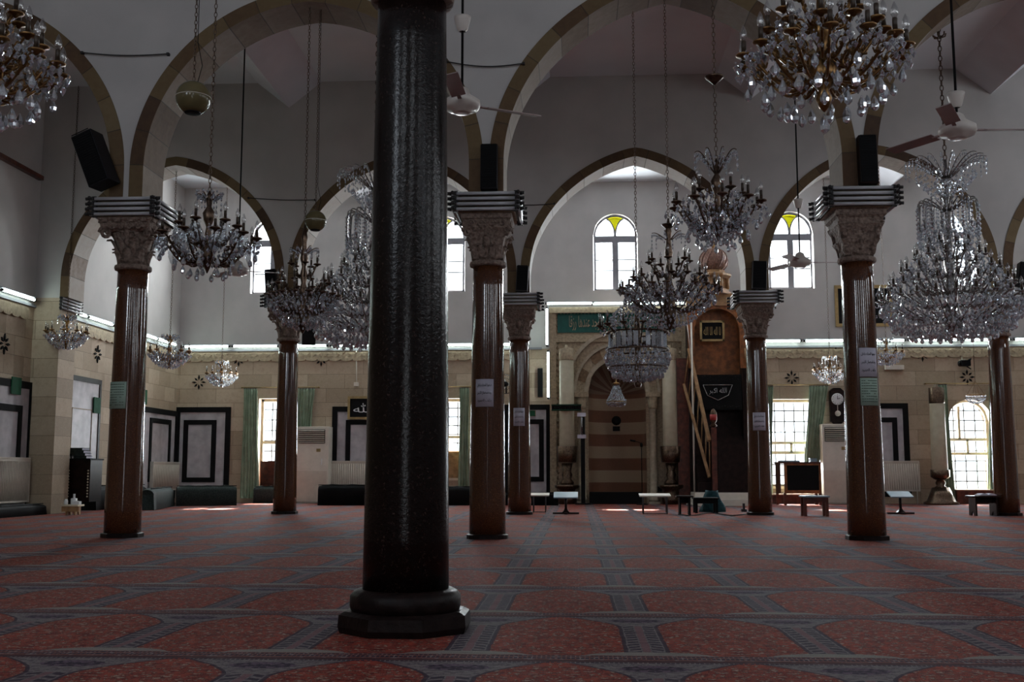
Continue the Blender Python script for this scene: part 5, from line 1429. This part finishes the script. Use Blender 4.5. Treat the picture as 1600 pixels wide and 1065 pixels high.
# wall mounted fans
def wall_fan(label, c, r, rz):
    th = thing('wall_fan', label, 'fan', c, rz)
    mb = MB()
    for rr, y in ((r, 0), (r*.97, -.05), (r*.6, -.08), (r*.97, .05)): mb.tube([(rr*math.cos(2*PI*k/24), y, rr*math.sin(2*PI*k/24)) for k in range(25)], .006, 4)
    for k in range(20): a = 2*PI*k/20; mb.tube([(.03*math.cos(a), -.09, .03*math.sin(a)), (r*.6*math.cos(a), -.08, r*.6*math.sin(a)), (r*math.cos(a), 0, r*math.sin(a))], .003, 4)
    mb.build('cage', 'silver', th)
    mb = MB()
    for k in range(3):
        a = 2*PI*k/3; mb.box((r*.45*math.cos(a), 0, r*.45*math.sin(a)), (r*.75, .008, r*.35), R=Matrix.Rotation(-a, 3, 'Y') @ Matrix.Rotation(.4, 3, 'X'))
    mb.build('blade', 'white', th)
    mb = MB(); mb.lathe([(.06, -.12), (.07, 0), (.04, .06)], 12, M=Matrix.Rotation(-PI/2, 4, 'X')); mb.tube([(0, .1, 0), (0, .25, -.05), (0, .3, -.2)], .02, 6); mb.build('motor', 'black', th)
q = PY(243, 597, 18.2); wall_fan('pale wall fan above the green banner on left wall', (XL+.35, 17.9, PX(243, 597, XL+.35).z), .25, -.9)
q = PY(790, 600, YB-.35); wall_fan('caged wall fan between the near middle and far columns', (q.x, YB-.35, q.z), .24, 0)
# projector-like bracket lamp and its pipe on the right
q = PY(1511, 568, YB-.2); th = thing('bracket_camera', 'black bracket camera on the wall above the arched window', 'camera', (q.x, YB, q.z))
mb = MB(); mb.rng(-.17, .05, -.32, -.12, -.06, .08); mb.tube([(.1, 0, .1), (.1, -.2, .12), (.0, -.22, .06)], .02, 6); mb.tube([(.02, -.1, -.05), (.14, -.05, -.12)], .015, 5); mb.build('body', 'black', th)
mb = MB(); mb.lathe([(.05, 0), (.06, .05)], 12, M=Matrix.Translation((-.17, -.24, 0)) @ Matrix.Rotation(-PI/2, 4, 'Y')); mb.build('lens', 'black_gloss', th)
for (px, p0, p1, lab) in ((1503, 520, 562, 'thin white conduit running down to the bracket camera'), (557, 543, 597, 'thin white conduit with a small box left of the foreground column')):
    a, b = PY(px, p0, YB-.03), PY(px, p1, YB-.03); mb = MB(); mb.tube([(a.x, YB-.03, a.z), (b.x, YB-.03, b.z)], .016, 6); mb.rng(b.x-.06, b.x+.06, YB-.07, YB-.003, b.z-.1, b.z); tag(mb.build('conduit', 'white_metal'), lab, 'pipe')
q = PY(1477, 612, YB-.2)
# cables strung across the spandrels between arches
for p0, p1, Y, sag, lab in (((128, 82), (262, 84), B-.35, .03, 'thin cable strung between the two leftmost near arches'), ((697, 96), (818, 99), B-.35, .05, 'thin cable between near arches behind the left ceiling fan'),
                            ((388, 309), (492, 312), 2*B-.35, .02, 'thin cable between two far arches above the tiered chandelier'), ((818, 320), (866, 318), 2*B-.35, .01, 'short thin cable on the far arcade above the grey speaker')):
    a, b = PY(*p0, Y), PY(*p1, Y); mb = MB(); mb.tube([a.lerp(b, k/12)-Vector((0, 0, sag*math.sin(PI*k/12))) for k in range(13)], .008, 5)
    for q in (a, b): mb.box((q.x, Y+.02, q.z), (.03, .06, .03))
    tag(mb.build('cable', 'endcap'), lab, 'cable')

# ------------------------------------------------------------------ furniture on the floor
def bolster(label, a, b, h, d, mat='bolster', tilt=0.0):
    """long low backrest cushion from a to b on the floor"""
    a, b = Vector(a), Vector(b); L = (b-a).length; ang = math.atan2(b.y-a.y, b.x-a.x); c = (a+b)/2
    th = thing('floor_bolster', label, 'bolster', (c.x, c.y, 0), ang)
    n = 14; prof = []
    for k in range(n+1):
        t = PI*k/n; prof.append((-d/2*math.cos(t), h*(.72+.28*math.sin(t)) if 0 < k < n else 0))
    prof = [(-d/2, 0)]+[(-d/2+.02-.0, h*.7)]+[(p[0]*.92-tilt*0, p[1]) for p in prof[1:-1]]+[(d/2-.02, h*.7), (d/2, 0)]
    N = 10; vs = []; fs = []; m_ = len(prof)
    for j in range(N+1):
        x = -L/2+L*j/N; s = .93 if j in (0, N) else 1
        for y, z in prof: vs.append((x, y*s, z*s*(1-.02*math.sin(j*2.1))))
    for j in range(N):
        for k in range(m_-1): q = j*m_+k; fs.append((q, q+1, q+m_+1, q+m_))
        fs.append((j*m_+m_-1, j*m_, (j+1)*m_, (j+1)*m_+m_-1))
    fs += [tuple(range(m_)), tuple(range(N*m_+m_-1, N*m_-1, -1))]
    mb = MB(); mb.add(vs, fs, 0, True); mb.build('cushion', mat, th)
    mb = MB(); mb.tube([(-L/2, -d*.25, h*.98), (L/2, -d*.25, h*.98)], .01, 5); mb.build('piping', 'black', th)
bolster('dark bolster along the foot of back wall, right of the corner', PG(275, 790), PG(368, 789), .46, .40)
bolster('green-grey bolster with a worn face near the left back corner', PG(228, 797), PG(262, 790), .44, .34, 'bolster')
bolster('dark bolster under the left window, beside the curtain', (PG(372, 788).x, YB-.3, 0), (PG(424, 788).x, YB-.3, 0), .42, .3)
bolster('black bolster under the radiator behind the foreground column', PG(498, 789), PG(600, 789), .48, .36, 'black')
bolster('black bolster under the window between foreground and middle columns', PG(690, 789), PG(736, 789), .44, .36, 'black')
bolster('long black bolster behind the bookstands, left of the mihrab', PG(782, 789), PG(872, 789), .30, .3, 'black')
bolster('black bolster against the left wall behind the first column', (XL+.35, PX(100, 770, XL).y+.3, 0), (XL+.35, PX(195, 770, XL).y, 0), .5, .4, 'black')
bolster('black bolster along the left wall under the edge radiator', (XL+.35, 8.5, 0), (XL+.35, 2*B-.5, 0), .2, .4, 'black')

def stool(label, px0, px1, py0, py1, top='blue_top', leg='wood_black', shape_='leg', depth=.34, name='low_table', cat='low table', h=None):
    g = PG((px0+px1)/2, py1-1.5); Y = g.y+.1-(.4 if 'edge column' in label else 0); a, b = PY(px0, py0, Y), PY(px1, py0, Y); w = b.x-a.x; H = a.z if h is None else h
    th = thing(name, label, cat, ((a.x+b.x)/2, Y+depth/2-.1, 0)); mb = MB(); mb.rng(-w/2, w/2, -depth/2, depth/2, H-.03, H); mb.build('top', top, th, bevel=.006)
    if shape_ == 'leg':
        for sx in (-1, 1):
            for sy in (-1, 1): mb = MB(); x, y = sx*(w/2-.05), sy*(depth/2-.05); mb.rng(x-.025, x+.025, y-.025, y+.025, 0, H-.03); mb.build('leg', leg, th)
        mb = MB(); mb.rng(-w/2+.04, w/2-.04, -depth/2+.03, -depth/2+.05, H-.11, H-.03); mb.rng(-w/2+.04, w/2-.04, depth/2-.05, depth/2-.03, H-.11, H-.03); mb.build('apron', leg, th)
    elif shape_ == 'board':
        for sx in (-1, 1):
            mb = MB(); x = sx*(w/2-.07); d2 = depth/2-.02
            poly = [(-d2, 0), (-d2*.45, 0), (-d2*.3, .05), (0, .08), (d2*.3, .05), (d2*.45, 0), (d2, 0), (d2, H-.03), (-d2, H-.03)]
            vs = [(x-.014, p[0], p[1]) for p in poly]+[(x+.014, p[0], p[1]) for p in poly]; n = len(poly)
            mb.add(vs, [tuple(range(n))[::-1], tuple(range(n, 2*n))]+[(i, (i+1) % n, (i+1) % n+n, i+n) for i in range(n)])
            mb.build('leg', leg, th)
        mb = MB(); mb.rng(-w/2+.08, w/2-.08, -.012, .012, H-.13, H-.03); mb.build('apron', leg, th)
    return th, H, w
stool('low blue-topped bench in front of the brown cabinet', 1252, 1295, 774, 808, 'blue_top', 'wood_red')
st, H, w = stool('low dark table with board legs beside the right edge column', 1516, 1561, 774, 806, 'wood_black', 'wood_black', 'board', .38)
def book(label, c, sz, rz, cover, group=None, pages='paper', openb=False):
    th = thing('open_book' if openb else 'book', label, 'book', c, rz, group); w, d, h = sz
    if openb:
        for s in (-1, 1):
            mb = MB(); N = 8; vs = []; 
            for k in range(N+1):
                t = k/N; x = s*w/2*t; z = .012+h*math.sin(PI*min(1, t*1.05))*.8+.004
                for y in (-d/2, d/2): vs += [(x, y, z), (x, y, .004)]
            fs = []
            for k in range(N): b_ = 4*k; fs += [(b_, b_+2, b_+6, b_+4), (b_+1, b_+5, b_+7, b_+3), (b_, b_+4, b_+5, b_+1), (b_+2, b_+3, b_+7, b_+6)]
            fs += [(4*N, 4*N+2, 4*N+3, 4*N+1)]
            mb.add(vs, fs); mb.build('page_block', pages, th)
        mb = MB(); mb.rng(-w/2-.01, w/2+.01, -d/2-.008, d/2+.008, 0, .005); mb.build('cover', cover, th)
    else:
        mb = MB(); mb.rng(-w/2, w/2, -d/2, d/2, 0, .006); mb.rng(-w/2, w/2, -d/2, d/2, h-.006, h); mb.rng(-w/2, w/2, -d/2, -d/2+.008, 0, h); mb.build('cover', cover, th)
        mb = MB(); mb.rng(-w/2+.008, w/2-.008, -d/2+.008, d/2-.006, .006, h-.006); mb.build('page_block', pages, th)
    return th
book('open book lying on the low dark table by the edge column', (st.location.x+.05, st.location.y, H), (.30, .22, .03), .1, 'wood_red', openb=True)
stool('small dark stool with a light top, left of the teal cloth table', 1056, 1083, 774, 806, 'wood_black', 'black', 'board', .30, 'stool', 'stool')
tt, H, w = stool('low black table with teal cloth heaped behind it', 1083, 1123, 777, 803, 'black', 'black', 'leg', .4)
# teal cloth heap on the floor behind
q = PG(1098, 795); vs = []; fs = []; mb = MB()
NR = 8
for j in range(7):
    for k in range(16): a = 2*PI*k/16; rr = .26*(1-j/6*.55)*(1+.12*math.sin(3*a+j)); vs.append((rr*math.cos(a), .6*rr*math.sin(a), (.40)*j/6+.02*math.sin(5*a)*(j > 0)))
for j in range(6):
    for k in range(16): fs.append((j*16+k, j*16+(k+1) % 16, (j+1)*16+(k+1) % 16, (j+1)*16+k))
fs += [tuple(range(16))[::-1], tuple(range(96, 112))]; mb.add(vs, fs, 0, True)
tag(mb.build('cloth_covered_bundle', 'teal', None, (q.x, tt.location.y+.5, 0)), 'teal cloth bundle behind the low black table at the minbar', 'bundle')
# white topped long table on thin legs
def frame_table(label, px0, px1, py0, py1, mat='white_metal', ped=False):
    g = PG((px0+px1)/2, py1-1); Y = g.y; a, b = PY(px0, py0, Y), PY(px1, py0, Y); w = b.x-a.x; H = a.z; d = .32; Y += .5 if 'beside the far column' in label else 0
    th = thing('low_table' if not ped else 'book_stand', label, 'low table' if not ped else 'book stand', ((a.x+b.x)/2, Y+.1, 0))
    tilt = Matrix.Rotation(.30 if ped else .12, 3, 'X'); mb = MB(); mb.box((0, 0, H-.05), (w, d, .022), R=tilt); mb.build('top', mat, th)
    if ped:
        mb = MB(); mb.tube([(0, 0, .03), (0, 0, H-.06)], .025, 8); mb.build('pedestal', 'wood_black', th)
        mb = MB(); mb.lathe([(.10, .03), (.05, .07), (.025, .12)], 4, smooth=False); mb.rng(-.24, .24, -.03, .03, 0, .03); mb.rng(-.03, .03, -.2, .2, 0, .03); mb.build('foot', 'wood_black', th)
    else:
        for s in (-1, 1):
            mb = MB(); x = s*(w/2-.07); mb.tube([(x, -.12, .012), (x, -.12, H-.08)], .011, 6); mb.tube([(x, -.12, .012), (x, .14, .012)], .011, 6); mb.tube([(x, .14, .012), (x, .14, H-.04)], .011, 6); mb.build('leg', 'iron', th)
        mb = MB(); mb.tube([(-w/2+.07, -.12, .014), (w/2-.07, -.12, .014)], .009, 6); mb.build('foot_rail', 'iron', th)
frame_table('low white-topped table on thin metal legs in front of the mihrab', 999, 1048, 769, 804)
frame_table('low table with pale top beside the far column, left of the mihrab', 826, 857, 769, 803)
frame_table('pedestal book stand with a blue-grey sloping top, left of the mihrab', 865, 903, 769, 804, 'blue_top', True)
frame_table('pedestal book stand with a sloping top, right of the right column', 1391, 1426, 768, 804, 'blue_top', True)
# brown cabinet / desk
a, b = PY(1217, 722, 20.6), PY(1284, 771, 20.6); h = (b.x-a.x)/2
th = thing('desk', 'dark brown wooden desk with a black front below the barred window', 'desk', ((a.x+b.x)/2, 20.85, 0), .0)
mb = MB(); mb.rng(-h+.15, h-.02, -.24, -.20, b.z+.06, a.z-.06); mb.build('front_panel', 'black', th)
mb = MB(); mb.rng(-h+.12, h, -.25, -.19, b.z+.0, b.z+.08); mb.rng(-h+.12, h, -.25, -.19, a.z-.07, a.z-.02); mb.rng(-h+.12, -h+.18, -.26, -.19, b.z, a.z-.02); mb.rng(h-.05, h, -.26, -.19, b.z, a.z-.02); mb.build('front_frame', 'wood_orange', th)
mb = MB(); mb.rng(-h-.02, h, -.26, .28, a.z-.03, a.z+.01); mb.build('desk_top', 'wood_red', th)
mb = MB(); mb.rng(-h, -h+.04, -.2, .25, b.z, a.z-.03); mb.build('side_panel', 'wood_red', th)
mb = MB(); mb.rng(h-.04, h, -.19, .25, b.z, a.z-.03); mb.build('side_panel', 'wood_red', th)
for sx in (-1, 1):
    for sy in (-.21, .22): mb = MB(); x = sx*(h-.03)+(.1 if sx < 0 and sy < 0 else 0); mb.rng(x-.03, x+.03, sy-.03, sy+.03, 0, b.z+.02); mb.build('leg', 'wood_red', th)
book('blue-grey folder lying on the left of the desk top', ((a.x+b.x)/2-.22, 20.8, a.z+.01), (.45, .3, .035), .05, 'blue_top')
book('small blue box file on the right of the desk', ((a.x+b.x)/2+h-.12, 20.9, a.z+.01), (.16, .2, .09), 0, 'blue_top')

# low wooden step under the barred window and the arched window
for px0, px1, py, lab in ((1205, 1283, 771, 'low wooden step under the barred window'), (1494, 1560, 764, 'low wooden step under the arched window')):
    a, b = PY(px0, py, YB-.2), PY(px1, py, YB-.2); th = thing('window_step', lab, 'step', ((a.x+b.x)/2, YB-.13, 0)); h = (b.x-a.x)/2
    mb = MB(); mb.rng(-h, h, -.12, .12, 0, a.z-.03); mb.build('riser', 'wood_red', th); mb = MB(); mb.rng(-h-.01, h+.01, -.14, .12, a.z-.03, a.z); mb.build('tread', 'cream', th)

# left corner: bookcase with books, small table with things
q0 = PG(70, 800); Yb = 15.4; a, b = PY(72, 716, Yb), PY(104, 716, Yb)
th = thing('bookcase', 'black low bookcase beside the stone pier on the left', 'bookcase', (-3.95, Yb, 0)); Hb = PY(95, 716, Yb-.2).z
x0, x1 = max(-.80, PY(71, 700, Yb-.3).x+3.95), PY(103, 700, Yb-.3).x+3.95
mb = MB(); mb.rng(x0, x1, -.3, .3, 0, Hb-.03); mb.build('body', 'black_gloss', th); mb = MB(); mb.rng(x0-.02, x1+.5, -.32, .3, Hb-.03, Hb); mb.build('top', 'black', th)
mb = MB(); mb.lathe([(.07, 0), (.07, .01)], 18, M=Matrix.Translation(((x0+x1)/2, -.30, Hb-.25)) @ Matrix.Rotation(PI/2, 4, 'X')); mb.build('round_emblem', 'silver', th)
mb = MB(); mb.rng(x1+.02, x1+.48, -.25, .28, .2, Hb-.03); dd = mb.build('carved_side', 'wood_black', th)
mb = MB()
for k in range(10):
    for s in (x1+.06, x1+.44): mb.octa((s, -.255, .3+k*.055), .02, .02)
mb.rng(x1+.0, x1+.05, -.27, -.2, .2, Hb-.03); mb.build('inlay', 'cream', dd)
for k in range(2): book('dark book lying flat on the left half of the bookcase, %s' % ('bottom' if k == 0 else 'on top of another'), (-3.95+x0+.22, Yb-.1, Hb+k*.042), (.36, .26, .04), .03*k, 'black', 'books lying on the bookcase')
names = ['lowest', 'second', 'third', 'topmost']
for k in range(4): book('dark book with pale page edges in the right stack on the bookcase, %s' % names[k], (-3.95+x1+.15-.02*k, Yb-.05, Hb+k*.052), (.42, .28, .05), -.04*k, 'bolster', 'books lying on the bookcase')
mb = MB(); vs = []; fs = []
for j in range(4):
    for k in range(14): an = 2*PI*k/14; rr = (.15, .13, .10, .03)[j]*(1+.2*math.sin(3*an+j)); vs.append((rr*math.cos(an), rr*.8*math.sin(an), (.0, .03, .055, .07)[j]+.01*math.sin(4*an+j)*(j > 0)))
for j in range(3):
    for k in range(14): fs.append((j*14+k, j*14+(k+1) % 14, (j+1)*14+(k+1) % 14, (j+1)*14+k))
fs += [tuple(range(14))[::-1], tuple(range(42, 56))]; mb.add(vs, fs, 0, True)
tag(mb.build('crumpled_cloth', 'white', None, (-3.95+(x0+x1)/2+.12, Yb-.18, Hb)), 'crumpled white cloth on the bookcase in front of the books', 'cloth')
sm, H, w = stool('small light wooden stool holding white items, foot of the bookcase', 101, 126, 788, 806, 'cream', 'wood_tan', 'board', .26, 'small_stool', 'stool')
mb = MB(); mb.rng(-.16, .16, -.12, -.1, .06, H-.03); mb.build('front_board', 'wood_tan', sm)
cx, cy = sm.location.x, sm.location.y
def item(name, label, cat, prof, off, mat='white'):
    mb = MB(); mb.lathe(prof, 14); tag(mb.build(name, mat, None, (cx+off[0], cy+off[1], H)), label, cat)
item('white_jar', 'short white jar on the left of the small light stool', 'jar', [(.03, 0), (.034, .01), (.034, .07), (.025, .08), (.025, .1)], (-.13, -.02))
item('tissue_roll', 'white paper roll standing mid back on the small light stool', 'roll', [(.05, 0), (.055, .01), (.055, .11), (.02, .115), (.02, .19)], (-.02, .06))
mb = MB(); mb.rng(-.07, .07, -.05, .05, 0, .06); mb.rng(-.035, .035, -.02, .02, .06, .068); tag(mb.build('tissue_box', 'white', None, (cx+.07, cy-.03, H), bevel=.008), 'white tissue box on the right of the small light stool', 'box')
# cables lying on the floor by the minbar
mb = MB(); pts = [PG(1060+k*14, 803+2.2*math.sin(k*1.3), .012) for k in range(11)]; mb.tube(pts, .010, 5); tag(mb.build('floor_cable', 'black'), 'black cable lying on the carpet in front of the minbar', 'cable')
q = PG(1166, 800); mb = MB(); mb.rng(-.05, .05, -.05, .05, 0, .05); mb.rng(-.02, .02, -.03, .03, .05, .16); tag(mb.build('socket_stand', 'iron', None, (q.x, q.y+.3, 0)), 'small dark socket stand left of the far column by the minbar', 'socket')
